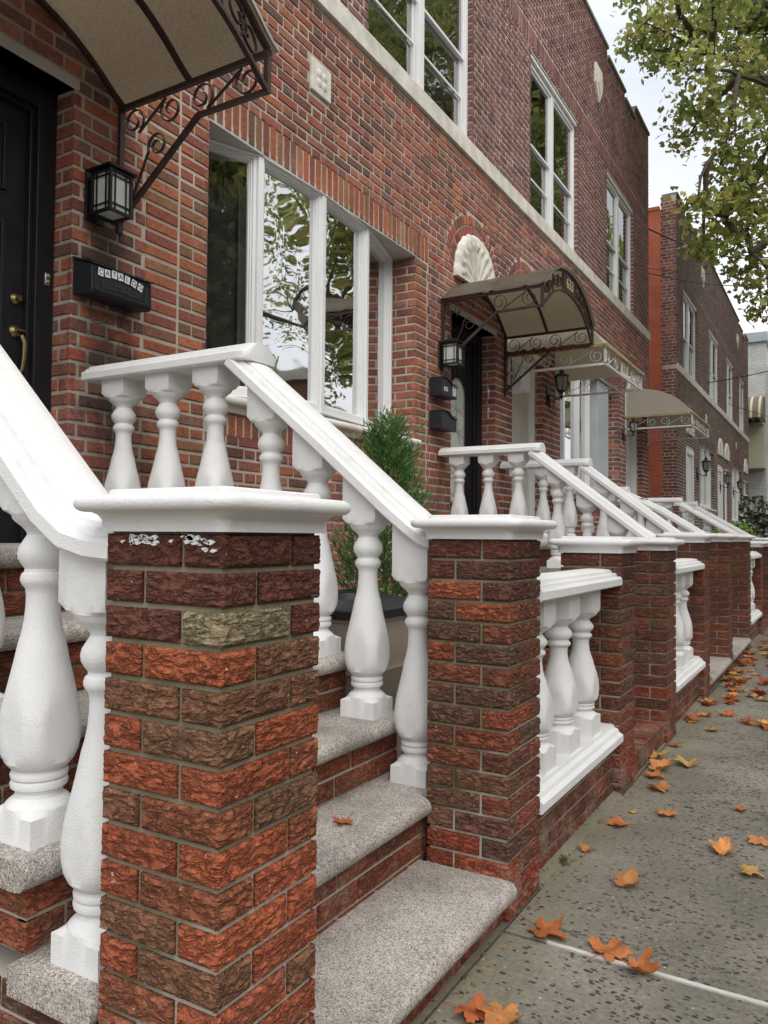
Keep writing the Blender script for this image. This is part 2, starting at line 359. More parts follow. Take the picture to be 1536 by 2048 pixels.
def bricks(mb, o, u, n, w0, w1, z0, z1, pal, pitch=.0727, bh=.0535, L=.203, H=.094, j=.0185, bond='F', holes=(), ch=.003, off=0.0, seed=1, phase=0.0, row0=0, m=0):
    """courses of brick on the plane through o (u along, n outward), skipping holes.
    hole = function(z) -> (a, b) or None"""
    o, u, n = Vector(o), Vector(u), Vector(n); r = random.Random(seed)
    k0 = int(math.floor(z0/pitch + 1e-4)); k1 = int(math.ceil(z1/pitch))
    for k in range(k0, k1+1):
        za, zb = k*pitch, k*pitch+bh
        za, zb = max(za, z0), min(zb, z1)
        if zb-za < .014: continue
        zm = (za+zb)/2; cut = []
        for h in holes:
            q = h(zm)
            if q: cut.append(q)
        cut.sort(); free = []; c = w0
        for a, b in cut:
            if a > c: free.append((c, min(a, w1)))
            c = max(c, b)
        if c < w1: free.append((c, w1))
        # pattern
        if bond == 'F': seq = [L, H]; per = L+H+2*j; ph = (k % 2)*(per/2)
        elif bond == 'S': seq = [L]; per = L+j; ph = (k % 2)*(per/2)
        elif bond == 'H': seq = [H]; per = H+j; ph = (k % 2)*(per/2)
        elif bond == '1': seq = [L]; per = L+j; ph = 0
        elif bond == '12': seq = [L] if k % 2 else [H, H-.004]; per = L+j; ph = 0
        else:
            if k % 6 == 0: seq = [H]; per = H+j; ph = per/2
            else: seq = [L]; per = L+j; ph = (k % 2)*(per/2)
        x = math.floor((w0-phase)/per)*per + phase - ph - per
        while x < w1:
            for s in seq:
                a, b = x, x+s; x += s+j
                if b < w0 or a > w1: continue
                for fa, fb in free:
                    aa, bb = max(a, fa), min(b, fb)
                    if bb-aa < .018: continue
                    brickbox(mb, o, u, n, aa + r.uniform(-.003, .003) if aa > fa+1e-6 else aa, bb + r.uniform(-.003, .003) if bb < fb-1e-6 else bb, za + r.uniform(-.002, .002), zb + r.uniform(-.002, .002), jcol(r.choice(pal), r), .03, off + r.uniform(-.0015, .0015), ch, m)
def soldiers(mb, o, u, n, w0, w1, z0, z1, pal, seed=3, ch=.003, off=0.0, wd=.052, p=.0727, m=0):
    o, u, n = Vector(o), Vector(u), Vector(n); r = random.Random(seed); c = max(1, round((w1-w0)/p)); p = (w1-w0)/c
    for i in range(c):
        a = w0+i*p+(p-wd)/2; brickbox(mb, o, u, n, a, a+wd, z0+r.uniform(-.003, .003), z1+r.uniform(-.003, .003), jcol(r.choice(pal), r), .03, off+r.uniform(-.002, .002), ch, m)
def rect_hole(a, b, za, zb): return lambda z: (a, b) if za-.028 < z < zb+.028 else None
def arch_hole(c, z0, R):
    return lambda z: ((c-math.sqrt(max(0, R*R-(z-z0)**2)), c+math.sqrt(max(0, R*R-(z-z0)**2))) if z0-.03 <= z < z0+R else None)

# rough split-face pillar bricks ------------------------------------------------
def ridge(p, s):
    q = Vector((p[0]*34+s, p[1]*34, p[2]*88))
    a = 1-abs(noise.noise(q))*2; b = 1-abs(noise.noise(q*2.1+Vector((7, 3, 1))))*2; c = noise.noise(q*4.3)
    return .55*a + .3*b + .2*c - .35
def rock_face(mb, P, w, h, nrm, col, s, res=.0048, amp=.0075, ch=.006):
    nu, nv = max(3, int(w/res)), max(3, int(h/res)); vs = []
    for j in range(nv+1):
        for i in range(nu+1):
            a, b = i*w/nu, j*h/nv; p = P(a, b)
            e = min(a, w-a, b, h-b); t = math.sqrt(max(0, min(1, e/ch)))
            d = -.0055*(1-t) + t*amp*ridge(p, s)
            vs.append(p + nrm*d)
    fs = [(j*(nu+1)+i, j*(nu+1)+i+1, (j+1)*(nu+1)+i+1, (j+1)*(nu+1)+i) for j in range(nv) for i in range(nu)]
    mb.add(vs, fs, 0, col, True)
def pillar_brick(mb, x0, x1, y0, y1, z0, z1, col, rock, X, Y, w):
    # (X,Y) near corner of the pillar: faces on X (+x) and on Y (-y) are rough
    s = RNG.uniform(0, 90)
    fx, fy = abs(x1-X) < 1e-4, abs(y0-Y) < 1e-4
    V = Vector
    if rock and (fx or fy):
        if fx: rock_face(mb, lambda a, b: V((x1, y0+a, z0+b)), y1-y0, z1-z0, V((1, 0, 0)), col, s)
        if fy: rock_face(mb, lambda a, b: V((x0+a, y0, z0+b)), x1-x0, z1-z0, V((0, -1, 0)), col, s)
        i = .0045
        a0, a1, b0, b1, c0, c1 = x0, x1-(i if fx else 0), y0+(i if fy else 0), y1, z0+.0005, z1-.0005
        if not fx: a0, a1 = x0, x1
        mb.add([(a0,b0,c0),(a1,b0,c0),(a1,b1,c0),(a0,b1,c0),(a0,b0,c1),(a1,b0,c1),(a1,b1,c1),(a0,b1,c1)],
               [(0,3,2,1),(4,5,6,7)] + ([] if fy else [(0,1,5,4)]) + ([] if fx else [(1,2,6,5)]) + [(2,3,7,6),(3,0,4,7)], 0, col)
    else:
        c = .003; V8 = lambda e, zz: [(x0+e, y0+e, zz), (x1-e, y0+e, zz), (x1-e, y1-e, zz), (x0+e, y1-e, zz)]
        mb.rings([V8(c, z0), V8(0, z0+c), V8(0, z1-c), V8(c, z1)], 0, col, False)
P1C = 'DDD EEE ETF OPB BBB OCP OOK BKC OPK OKO BPO OBO KOB OBO BOK KBO'.split()
PC = {'D': '#653d31', 'E': '#663e32', 'T': '#8a7c62', 'F': '#714234', 'O': '#955036', 'P': '#9e5638', 'B': '#7c5640', 'C': '#745540', 'K': '#875139'}
TOP = [hx(c, 1.25) for c in ('#653f34', '#683f33', '#6c4234', '#604236')]
MID = [hx(c, 1.2) for c in ('#8c4e38', '#874a36', '#804835', '#91533a', '#74523f', '#795441', '#844c38', '#6f4d3b', '#895239')]
LOW = [hx(c, 1.25) for c in ('#8e4632', '#964a34', '#844234', '#724a3c', '#8a4c3a', '#785244')]
DARK = [hx(c, 1.25) for c in ('#6e4637', '#744838', '#7c4b38', '#6a4437', '#804e38', '#684d3e', '#784a39')]
def pillar_colour(r, k, n, dark):
    if k < 2: return r.choice(TOP)
    if dark and r.random() < (.75 if k < n*.6 else .45): return r.choice(DARK)
    return r.choice(MID if k < n-5 else LOW)
def cap_profile():
    pr = [(.010, 0), (.012, .022), (.018, .030), (.030, .036)]
    for i in range(9):
        a = -PI/2 + PI*i/8; pr.append((.040+.014*math.cos(a), .051+.015*math.sin(a)))
    pr += [(.006, .0675), (.002, .068), (.001, .076), (-.004, .079)]
    return pr
def rsq(cx, cy, hw, r, z, k=5):
    pts = []
    for q, (sx, sy) in enumerate(((1, -1), (1, 1), (-1, 1), (-1, -1))):
        for i in range(k+1):
            a = -PI/2 + q*PI/2 + i*(PI/2)/k
            pts.append((cx+sx*(hw-r)+r*math.cos(a), cy+sy*(hw-r)+r*math.sin(a), z))
    return pts
PW = .291
def pillar(X, Y, ztop, label, rock=True, dark=False, seed=1, tan=None):
    """X,Y = near corner (street side, camera side); ztop = underside of cap"""
    t = thing('brick_pillar', label, 'pillar', (X-PW/2, Y+PW/2, 0), 'brick gate pillars with white caps')
    r = random.Random(seed); mb = MB(); p = .0677; bh = .058; n = int(ztop/p)+1; k = 0; z = ztop-.004-bh
    while z > -.05:
        z0, z1 = max(z, .0), z+bh; a, b, j = .0935, .1875, .010
        if k % 2 == 0:
            L = [(X-a, X, Y, Y+PW-a-.003), (X-PW, X-a-j, Y, Y+a), (X-PW, X-PW+a, Y+a+j, Y+PW), (X-PW+a+j, X, Y+PW-a+.007, Y+PW)]
        else:
            L = [(X-PW+a+j, X, Y, Y+a), (X-a, X, Y+a+j, Y+PW), (X-PW, X-a-j, Y+PW-a, Y+PW), (X-PW, X-PW+a, Y, Y+PW-a-j)]
        for q, (x0, x1, y0, y1) in enumerate(L):
            c = jcol(pillar_colour(r, k, n, dark), r)
            if tan is not None and k < len(P1C): c = jcol(hx(PC[P1C[k][{0: 1, 1: (0 if k % 2 == 0 else 2), 3: (2 if k % 2 == 0 else 0)}.get(q, 0)]], 1.3), r, .06)
            if z1-z0 > .01: pillar_brick(mb, x0+r.uniform(0, .001), x1, y0, y1, z0, z1, c, rock, X, Y, PW)
        z -= p; k += 1
    sh = mb.build('shaft', M['pbrick'], t)
    mo = MB(); e = .010; mo.box(X-PW+e, X-e, Y+e, Y+PW-e, -.02, ztop+.002); mo.build('mortar', M['pmortar'], sh)
    cp = MB(); cx, cy = X-PW/2, Y+PW/2
    cp.rings([rsq(cx, cy, PW/2+o, max(.006, min(.04, .012+o*.75)), ztop+z) for o, z in cap_profile()], 0, (1, 1, 1), True)
    cp.build('cap', M['white'], t)
    return t

# ---------------------------------------------------------------- balusters, rails, stoops
BAL = [(.068,.697),(.066,.690),(.060,.683),(.046,.672),(.037,.661),(.036,.655),(.043,.643),(.052,.628),(.0548,.615),(.053,.602),(.045,.589),(.039,.581),
       (.040,.574),(.045,.570),(.0477,.562),(.0477,.554),(.044,.546),(.0375,.538),(.0352,.523),(.0355,.500),(.038,.470),(.0435,.440),(.049,.421),(.056,.385),(.063,.353),
       (.071,.318),(.0785,.285),(.083,.255),(.0845,.232),(.0835,.205),(.079,.183),(.071,.165),(.060,.152),(.052,.147),(.0525,.145),
       (.0575,.143),(.0598,.137),(.0585,.130),(.053,.1265),(.0575,.124),(.0598,.117),(.0580,.109),(.0505,.104),(.0480,.098),(.0505,.090),(.060,.083),(.0675,.076),(.0700,.0715),(.0702,.0708),(.102,.060)]
def baluster_mesh(mb, cx, cy, z0, ztop_a, ztop_b, sc=1.0, hw=.07, s=1.0, drop=0.0):
    """z0 base, tops at x-hw (a) and x+hw (b)"""
    k = 48; prof = [(r, z*sc) for r, z in reversed(BAL)] + [(.071, .7*sc), (.085, .708*sc), (.102, .724*sc)]
    rr = []
    for r, z in [(.102, -drop)] + prof:
        r *= s; ring = []
        for j in range(k):
            w = 2*PI*j/k; q = min(r, hw/max(abs(math.cos(w)), abs(math.sin(w))))
            ring.append((cx+q*math.cos(w), cy+q*math.sin(w), z0+z))
        rr.append(ring)
    last = []
    for j in range(k):
        w = 2*PI*j/k; q = hw/max(abs(math.cos(w)), abs(math.sin(w))); x = q*math.cos(w)
        last.append((cx+x, cy+q*math.sin(w), ztop_a+(ztop_b-ztop_a)*(x+hw)/(2*hw)))
    rr.append(last)
    mb.rings(rr[:3], 0, (1, 1, 1), False, True, False); mb.rings(rr[2:-3], 0, (1, 1, 1), True, False, False); mb.rings(rr[-4:], 0, (1, 1, 1), False, False, True)
RH = [(.100, 0), (.107, .006), (.107, .034), (.098, .044), (.092, .0445), (.090, .040), (.087, .0405), (.085, .053), (.079, .060), (.073, .0605), (.071, .0555), (.068, .056), (.065, .069), (.056, .075), (.03, .0785)]
RAILP = [(-a, b) for a, b in RH] + [(0, .079)] + RH[::-1]
def sweep_xz(mb, path, y, prof=RAILP, m=0):
    rr = []
    n = len(path)
    for i, (x, z) in enumerate(path):
        a = Vector(path[max(i-1, 0)]); b = Vector(path[min(i+1, n-1)]); d = (b-a).normalized()
        if d.x < 0: d = -d
        up = Vector((-d.y, d.x)); f = 1.0
        if 0 < i < n-1:
            d1 = (Vector(path[i])-a).normalized(); f = 1/max(.5, abs(d1.dot(d)) if True else 1)
        rr.append([(x+up.x*h*f, y+w, z+up.y*h*f) for w, h in prof])
    mb.rings(rr, m)
def sweep_y(mb, x, y0, y1, z, prof, sx=1.0):
    mb.rings([[(x-w*sx, yy, z+h) for w, h in prof] for yy in (y0, y1)])
def stair_railing(yc, label, bals, path_h, path_s, sc_land=.945, zl=1.155, land=(), grp='white stair railings'):
    t = thing('stair_railing', label, 'railing', (-1.0, yc, 0), grp)
    mb = MB()
    if path_h: sweep_xz(mb, path_h, yc)
    # rounded end of the level piece
    xe, ze = path_h[-1]
    mb.rings([[(xe+.0*i+ (.05*math.sin(a)), yc+w*math.cos(a*.55), ze+h) for w, h in RAILP] for i, a in enumerate([k*PI/2/5 for k in range(6)])])
    mb.build('level_handrail', M['white'], t)
    mb = MB(); sweep_xz(mb, path_s, yc); mb.build('sloping_handrail', M['white'], t)
    def zrail(x):
        for (xa, za), (xb, zb) in zip(path_s, path_s[1:]):
            if xa <= x <= xb: return za+(zb-za)*(x-xa)/(xb-xa)
        return path_s[0][1]
    for x, zb in bals:
        mb = MB(); baluster_mesh(mb, x, yc, zb, zrail(x-.07)+.004, zrail(x+.07)+.004); mb.build('baluster', M['white'], t)
    for x in land:
        mb = MB(); baluster_mesh(mb, x, yc, zl, path_h[0][1]+.004, path_h[0][1]+.004, (path_h[0][1]-zl-.075)/.70 if sc_land is None else sc_land); mb.build('baluster', M['white'], t)
    return t
def tread_profile(xf, xb, zt, th):
    pts = [(xb, zt), (xb, zt-th)]
    r = th*.48
    pts += [(xf-r*1.1, zt-th)]
    for i in range(7):
        a = -PI/2 + PI*i/6; pts.append((xf-r*1.1 + r*1.1*math.cos(a), zt-th/2 + (th/2)*math.sin(a)))
    return pts
def stoop(label, ya, yb, noses, y_gap0, y_gap1, group=None, detail=True, xb=-2.262):
    t = thing('front_stoop', label, 'stoop', (-1.0, (ya+yb)/2, 0), group)
    Z = [.13+.205*i for i in range(len(noses))]
    for i, (xf, zt) in enumerate(zip(noses, Z)):
        base = MB(); mort = MB()
        back = (noses[i+1]-.05 if i+1 < len(noses) else xb)
        tr = MB(); poly = tread_profile(xf, back, zt, .06)
        if i == 0: tr.prism(poly, 'y', y_gap0+.003, y_gap1-.003, 0, (1, 1, 1), True)
        elif i == 1:
            tr.prism(tread_profile(-.294, back, zt, .06), 'y', ya, y_gap0+.002, 0, (1, 1, 1), True)
            tr.prism(poly, 'y', y_gap0+.003, y_gap1-.003, 0, (1, 1, 1), True)
            tr.prism(tread_profile(-.294, back, zt, .06), 'y', y_gap1-.002, yb, 0, (1, 1, 1), True)
        else: tr.prism(poly, 'y', ya, yb, 0, (1, 1, 1), True)
        tr.build('tread', M['granite'], t)
        # masonry block under this tread
        z0 = 0 if i < 2 else Z[i-1]; z1 = zt-.06; xr = xf-.045; a, b = (y_gap0+.01, y_gap1-.01) if i == 0 else (ya+.035, yb-.035)
        if i == 1: xr = min(xr, -.305)
        mort.box(xb, xr-.008, a+.008, b-.008, max(0, z0-.001 if i else 0), z1)
        hh = (z1-z0); rows = 4 if i == 1 else 2
        for k in range(rows):
            zz0 = z0 + .006 + k*hh/rows; zz1 = zz0 + hh/rows-.011
            if i == 0 and k == 1: break
            r = random.Random(i*10+k+int(ya*7)); y = a + (0 if k % 2 else -.1)
            while y < b:
                y2 = min(y+.195, b); y1 = max(y, a)
                if y2-y1 > .02: brickbox(base, Vector((xr, 0, 0)), Vector((0, 1, 0)), Vector((1, 0, 0)), y1, y2, zz0, zz1, jcol(r.choice(MID[:4]+DARK[1:3]+[MID[8]]), r), .03, r.uniform(-.001, .002))
                y += .206
            for yy, nn in ((a, -1), (b, 1)):
                x = xr - (0 if k % 2 else .1)
                xs = xr
                while xs > max(xb, xr-1.3):
                    x1 = xs; x0 = (xs-.195) if not (xs == xr and k % 2) else xs-.0935
                    brickbox(base, Vector((0, yy, 0)), Vector((1, 0, 0)), Vector((0, nn, 0)), x0, x1, zz0, zz1, jcol(r.choice(MID+DARK), r), .03, r.uniform(-.001, .002))
                    xs = x0-.010
        br = base.build('riser', M['pbrick'], t); mort.build('mortar', M['pmortar'], br)
    return t

# ================================================================= SETTING
F = -2.27
def struct(name, mb, m, **k): return tag(mb.build(name, m, **k), kind='structure')
g = MB(); g.quad((-60, -40, -.06), (120, -40, -.06), (120, 160, -.06), (-60, 160, -.06)); struct('ground', g, M['soil'])
g = MB(); g.box(2.95, 11.5, -40, 150, -.30, -.055); struct('road', g, M['asphalt'])
g = MB()
jy = [-8, -5.9, -4.4, -2.9, -1.4, .1, 1.0, 2.29, 3.76, 4.62, 5.07, 6.25, 7.7, 9.2, 10.7, 12.2]
jy += [12.2+1.5*i for i in range(1, 40)]
for a, b in zip(jy, jy[1:]):
    gp = .009 if abs(a-2.29) < .01 else .0075; gq = .009 if abs(b-2.29) < .01 else .0075
    x0, x1 = .004, 2.6
    z = -RNG.uniform(0, .003)
    V = [(x0, a+gp, -.1), (x1, a+gp-.03, -.1), (x1, b-gq-.03, -.1), (x0, b-gq, -.1)]; c = .004
    rr = [V, [(p[0], p[1], z-c) for p in V], [(V[0][0]+c, V[0][1]+c, z), (V[1][0]-c, V[1][1]+c, z), (V[2][0]-c, V[2][1]-c, z), (V[3][0]+c, V[3][1]-c, z)]]
    g.rings(rr, 0, (1, 1, 1), False)
struct('sidewalk', g, M['walk'])
g = MB()
pts = [(.14+.02*i, 2.2925-.03*(.14+.02*i)/2.6+RNG.uniform(-.0012, .0012)) for i in range(124)]
g.rings([[(x, y-.0085, -.05), (x, y+.0085, -.05), (x, y+.008, .0012), (x, y-.008, .0012)] for x, y in pts], 0, (1, 1, 1), False)
struct('sidewalk_joint', g, plain_mat('dull_joint_filler', hx('#c9c7c0'), .8, 9, .75, 1.1, .3))
g = MB(); g.box(2.6, 2.78, -40, 150, -.25, .004); struct('kerb', g, M['stone'], bevel=.01)
g = MB(); g.box(F-.2, -.004, -6, 16, -.1, -.004); struct('courtyard_paving', g, M['walk'])
g = MB()   # thin mortar fillet where the walls meet the pavement
r = random.Random(4)
for ya, yb in ((2.63, 3.76), (5.16, 6.29), (9.70, 10.95)):
    ys = [ya + (yb-ya)*i/22 for i in range(23)]
    g.rings([[(-.04, y, -.01), (.006+r.uniform(0, .012), y, -.01), (.002+r.uniform(0, .010), y, .006), (-.04, y, .016)] for y in ys], 0, (1, 1, 1), False)
struct('mortar_fillet', g, M['walk'])

# ================================================================= HOUSES
def frame_rect(mb, o, u, n, w, h, fw, d, m=0, bot=None):
    """rectangular frame in plane (u, z) at o, thickness d along n"""
    o, u, n = Vector(o), Vector(u).normalized(), Vector(n).normalized(); z = Vector((0, 0, 1)); b = bot or fw
    mb.obox(o, u*fw, z*h, n*d, m); mb.obox(o+u*(w-fw), u*fw, z*h, n*d, m)
    mb.obox(o+u*fw, u*(w-2*fw), z*b, n*d, m); mb.obox(o+u*fw+z*(h-fw), u*(w-2*fw), z*fw, n*d, m)
def pane(parent, o, u, n, w, h, m='glass', name='pane'):
    mb = MB(); o, u, n = Vector(o), Vector(u).normalized(), Vector(n).normalized(); z = Vector((0, 0, 1))
    mb.obox(o, u*w, z*h, -n*.004); return mb.build(name, M[m], parent)
def folds(mb, o, u, n, w, h, per=.09, amp=.02, k=None, seed=0):
    o, u, n = Vector(o), Vector(u).normalized(), Vector(n).normalized(); r = random.Random(seed)
    c = k or max(8, int(w/per*6)); ph = r.uniform(0, 6); bt, tp = [], []
    for i in range(c+1):
        s = w*i/c; d = amp*math.sin(2*PI*s/per+ph+.8*math.sin(s*9)); bt.append(o+u*s+n*d); tp.append(o+u*s+n*d*.6+Vector((0, 0, h)))
    mb.add(bt+tp, [(i, i+1, c+2+i, c+1+i) for i in range(c)], 0, (1, 1, 1), True)
def upper_window(house, ya, yb, z0=5.122, z1=7.03, det=True):
    n = Vector((1, 0, 0)); u = Vector((0, 1, 0)); w = yb-ya; h = z1-z0
    mb = MB(); X = F-.155; fw = .055
    frame_rect(mb, (X, ya+.002, z0), u, n, w-.004, h-.05, fw, .10)
    mb.box(X, X+.10, (ya+yb)/2-.05, (ya+yb)/2+.05, z0+fw, z1-.05-fw)
    mb.box(X-.02, F-.02, ya+.002, yb-.002, z1-.05, z1-.002)
    win = mb.build('window', M['vinyl'], house, bevel=.004)
    for s in (0, 1):
        a = (ya+fw+.003 if s == 0 else (ya+yb)/2+.058); b = ((ya+yb)/2-.058 if s == 0 else yb-fw-.003); sw = b-a; sh = h-.05-2*fw-.004
        zz = z0+fw+.002
        f2 = MB(); frame_rect(f2, (X+.045, a, zz+sh*.46), u, n, sw, sh*.54, .028, .035)
        frame_rect(f2, (X+.02, a+.002, zz), u, n, sw-.004, sh*.48, .028, .03)
        sash = f2.build('sash', M['vinyl'], win)
        pane(win, (X+.062, a+.03, zz+sh*.46+.03), u, n, sw-.06, sh*.54-.06, 'darkglass')
        pane(win, (X+.036, a+.036, zz+.035), u, n, sw-.072, sh*.48-.07, 'darkglass' if det else 'glass')
        if det:
            sc = MB(); frame_rect(sc, (X+.053, a+.01, zz+.004), u, n, sw-.02, sh*.24, .02, .012)
            sc.build('screen_frame', M['vinyl'], win)
    bl = MB(); bl.quad((X-.05, ya, z0), (X-.05, yb, z0), (X-.05, yb, z1), (X-.05, ya, z1)); bl.build('room_backing', M['room_backing'], win)  # dark grey sheet added in place of the unlit room behind the panes
    return win
def door(house, ya, yb, z0, z1, X=None, style='panel', mat='doorblack', fmat='doorblack', fw=.10):
    X = X or F-.19; n = Vector((1, 0, 0)); u = Vector((0, 1, 0)); w = yb-ya; h = z1-z0
    mb = MB(); frame_rect(mb, (X-.03, ya+.001, z0), u, n, w-.002, h, fw, .09, bot=.03)
    frame_rect(mb, (X-.02, ya+fw, z0+.03), u, n, w-2*fw, h-fw-.03, .022, .05, bot=.01)
    d = mb.build('door', M[fmat], house, bevel=.004)
    a, b = ya+fw+.022, yb-fw-.022; zb, zt = z0+.04, z1-fw-.022
    sl = MB(); sl.box(X-.045, X, a, b, zb, zt)
    cw = (b-a-.30)/2
    if style == 'panel':
        for (pz0, pz1) in ((zb+.15, zb+.72), (zb+.88, zb+1.52), (zb+1.66, zt-.10)):
            for c in (a+.10, a+.20+cw):
                frame_rect(sl, (X, c, pz0), u, n, cw, pz1-pz0, .022, .010)
                sl.box(X, X+.006, c+.05, c+cw-.05, pz0+.05, pz1-.05)
    elif style == 'oval':
        for (pz0, pz1) in ((zb+.15, zb+.62), (zt-.0-.55, zt-.10)):
            for c in (a+.10, a+.20+cw):
                frame_rect(sl, (X, c, pz0), u, n, cw, pz1-pz0, .022, .010)
    sl.build('door_leaf', M[mat], d, bevel=.003)
    return d
def leaded_glass(d, X, y0, y1, z0, z1, m='frost'):
    mb = MB(); k = 14; w = (y1-y0)/2; yc = (y0+y1)/2
    pts = [(y0, z0), (y1, z0)] + [(yc+w*math.cos(PI*i/k), z1-w+w*math.sin(PI*i/k)) for i in range(k+1)]
    mb.prism(pts, 'x', X, X+.012); mb.build('door_glass', M['darkglass' if m == 'dark' else m], d)
    mb = MB(); r = random.Random(5)
    mb.bar([(X+.014, p[0], p[1]) for p in pts+[pts[0]]], (1, 0, 0), .006, .02)
    for i in range(9):
        z = z0+.1+i*(z1-z0-.25)/9
        mb.bar([(X+.014, y0, z), (X+.014, yc, z+.07*(1 if i % 2 else -1)), (X+.014, y1, z)], (1, 0, 0), .004, .006)
    mb.bar([(X+.014, yc-w*.4, z0+.05), (X+.014, yc+w*.3, (z0+z1)/2), (X+.014, yc-w*.3, z1-.15)], (1, 0, 0), .004, .006)
    mb.build('leading', M['steel'], d)
def shell(house, yc, zb, R=.5):
    mb = MB(); nr, na = 16, 90; vs = []
    for i in range(nr+1):
        t = i/nr
        for j in range(na+1):
            a = PI*j/na; fl = abs(math.sin(a*8.5)); rr = R*t
            if t < .72: hgt = .018+.034*t*fl + .01
            elif t < .86: hgt = .05 + .02*math.sin(a*22)*(1 if t < .8 else .3)
            else: hgt = .045
            if i == nr: hgt = 0
            q = rr*(1+(.012*math.sin(a*22) if t > .86 else 0))
            vs.append((F+hgt, yc - q*math.cos(a)*1.0, zb + q*math.sin(a) - .02*(1-t)))
    mb.add(vs, [(i*(na+1)+j, i*(na+1)+j+1, (i+1)*(na+1)+j+1, (i+1)*(na+1)+j) for i in range(nr) for j in range(na)], 0, (1, 1, 1), True)
    mb.box(F-.01, F+.045, yc-R, yc+R, zb-.035, zb)
    mb.build('shell_ornament', M['stone'], house, sharp=60)
def arch_rings(mb, yc, zb, R0, pal, seed=0, rings=2, ch=.003):
    r = random.Random(seed); R = R0+.012
    for q in range(rings):
        Rm = R+.045; c = int(PI*Rm/.072)
        for i in range(c):
            a = PI*(i+.5)/c; u = Vector((0, math.sin(a), math.cos(a))); v = Vector((0, -math.cos(a), math.sin(a)))
            brickbox(mb, Vector((F, yc, zb)), u, Vector((1, 0, 0)), -.028, .028, R, R+.088, jcol(r.choice(pal), r), .03, .001+r.uniform(-.001, .001), ch, 0, v)
        R += .10
def bow_window(house, ya, yb, zs, zh, plan, seed=0, lining=None):
    """plan: list of (x, y) for the posts; zs sill top, zh head"""
    mb = MB(); n = len(plan)
    bw = None
    for i, (x, y) in enumerate(plan):
        a = plan[max(i-1, 0)]; b = plan[min(i+1, n-1)]; u = Vector((b[0]-a[0], b[1]-a[1], 0)).normalized(); nn = Vector((u.y, -u.x, 0))
        hw = .022 if 0 < i < n-1 else .022
        mb.obox(Vector((x, y, zs))-u*hw-nn*.07, u*hw*2, (0, 0, zh-zs-.004), nn*.10)
    for i in range(n-1):
        a, b = Vector((*plan[i], 0)), Vector((*plan[i+1], 0)); u = (b-a).normalized(); nn = Vector((u.y, -u.x, 0)); mb.obox(Vector((a.x, a.y, zh-.012))-nn*.06, b-a, nn*.10, (0, 0, .008)); mb.obox(Vector((a.x, a.y, zs))-nn*.06, b-a, nn*.10, (0, 0, .008))
    w = mb.build('bow_window', M['vinyl'], house, bevel=.004)
    for i in range(n-1):
        a, b = Vector((*plan[i], 0)), Vector((*plan[i+1], 0)); u = (b-a).normalized(); nn = Vector((u.y, -u.x, 0)); L = (b-a).length
        o = a+u*.021; L2 = L-.042; H = zh-zs
        f = MB(); o1 = Vector((o.x, o.y, zs+.002))
        frame_rect(f, o1-nn*.05, u, nn, L2, H-.008, .022, .065, bot=.06)
        frame_rect(f, o1-nn*.045+u*.022+Vector((0, 0, .06)), u, nn, L2-.044, H-.008-.082, .011, .045)
        frame_rect(f, o1-nn*.04+u*.033+Vector((0, 0, .071)), u, nn, L2-.066, H-.008-.104, .007, .026)
        f.build('casement', M['vinyl'], w, bevel=.003)
        pane(w, o1-nn*.03+u*.040+Vector((0, 0, .078)), u, nn, L2-.080, H-.008-.118)
        cu = MB()
        if i in (1,): folds(cu, o1-nn*.20, u, nn, L2+.1, H, .08, .018, seed=i); cu.build('curtain', M['curtain'], w)
        elif i == 0: folds(cu, o1-nn*.22, u, nn, L2, H, .16, .03, seed=i); cu.build('curtain', M['greycurtain'], w)
        elif i == 2:
            folds(cu, o1-nn*.20+u*.05, u, nn, .16, H, .07, .015, seed=i); cu.build('curtain', M['curtain'], w)
    # soffit, sill and dark room behind
    s = MB(); poly = [(F-.004, ya), (F-.004, yb)] + [(F-.33, yb), (F-.33, ya)]
    s.prism(poly, 'z', zh-.003, zh+.05); s.build('soffit', M['soffit'], w)
    s = MB()
    prof = [(F-.33, zs-.002), (F+.02, zs-.030)]
    for k in range(7):
        a = PI/2 - PI*k/6; prof.append((F+.045+.03*math.cos(a), zs-.06+.03*math.sin(a)))
    prof += [(F+.035, zs-.10), (F+.020, zs-.125), (F-.01, zs-.13), (F-.33, zs-.13)]
    s.prism(prof, 'y', ya+.004, yb-.004, 0, (1, 1, 1), True)
    s.build('sill', M['sill'], w)
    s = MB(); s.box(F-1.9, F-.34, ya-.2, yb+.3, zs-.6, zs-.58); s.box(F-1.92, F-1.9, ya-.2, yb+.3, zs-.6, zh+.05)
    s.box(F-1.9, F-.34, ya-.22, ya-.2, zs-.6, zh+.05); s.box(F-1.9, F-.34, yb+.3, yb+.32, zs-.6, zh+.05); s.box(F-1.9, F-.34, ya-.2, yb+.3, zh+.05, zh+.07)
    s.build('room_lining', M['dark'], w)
    return w
def sill_mat():
    m = newmat('stained_white_sill', (.8, .8, .78), .55); n = N(m)
    v = n.map((1, .8, 1)); c = n.mix((.78, .77, .72), hx('#b98d2e'), n.ramp(n.noise(2.4, 3, .5, v), (.60, 0.0), (.78, .75)))
    n.base(c); n.bump(n.noise(80, 3, .6), .2, .003); return m
M['sill'] = sill_mat()

def mortar_face(mb, ya, yb, z0, z1, holes, X):
    ys = sorted({ya, yb} | {v for h in holes for v in (h[0], h[1]) if ya < v < yb}); zs = sorted({z0, z1} | {v for h in holes for v in (h[2], h[3]) if z0 < v < z1})
    for a, b in zip(ys, ys[1:]):
        for c, d in zip(zs, zs[1:]):
            ym, zm = (a+b)/2, (c+d)/2
            if any(h[0] < ym < h[1] and h[2] < zm < h[3] for h in holes): continue
            mb.quad((X, a, c), (X, b, c), (X, b, d), (X, a, d), 0)

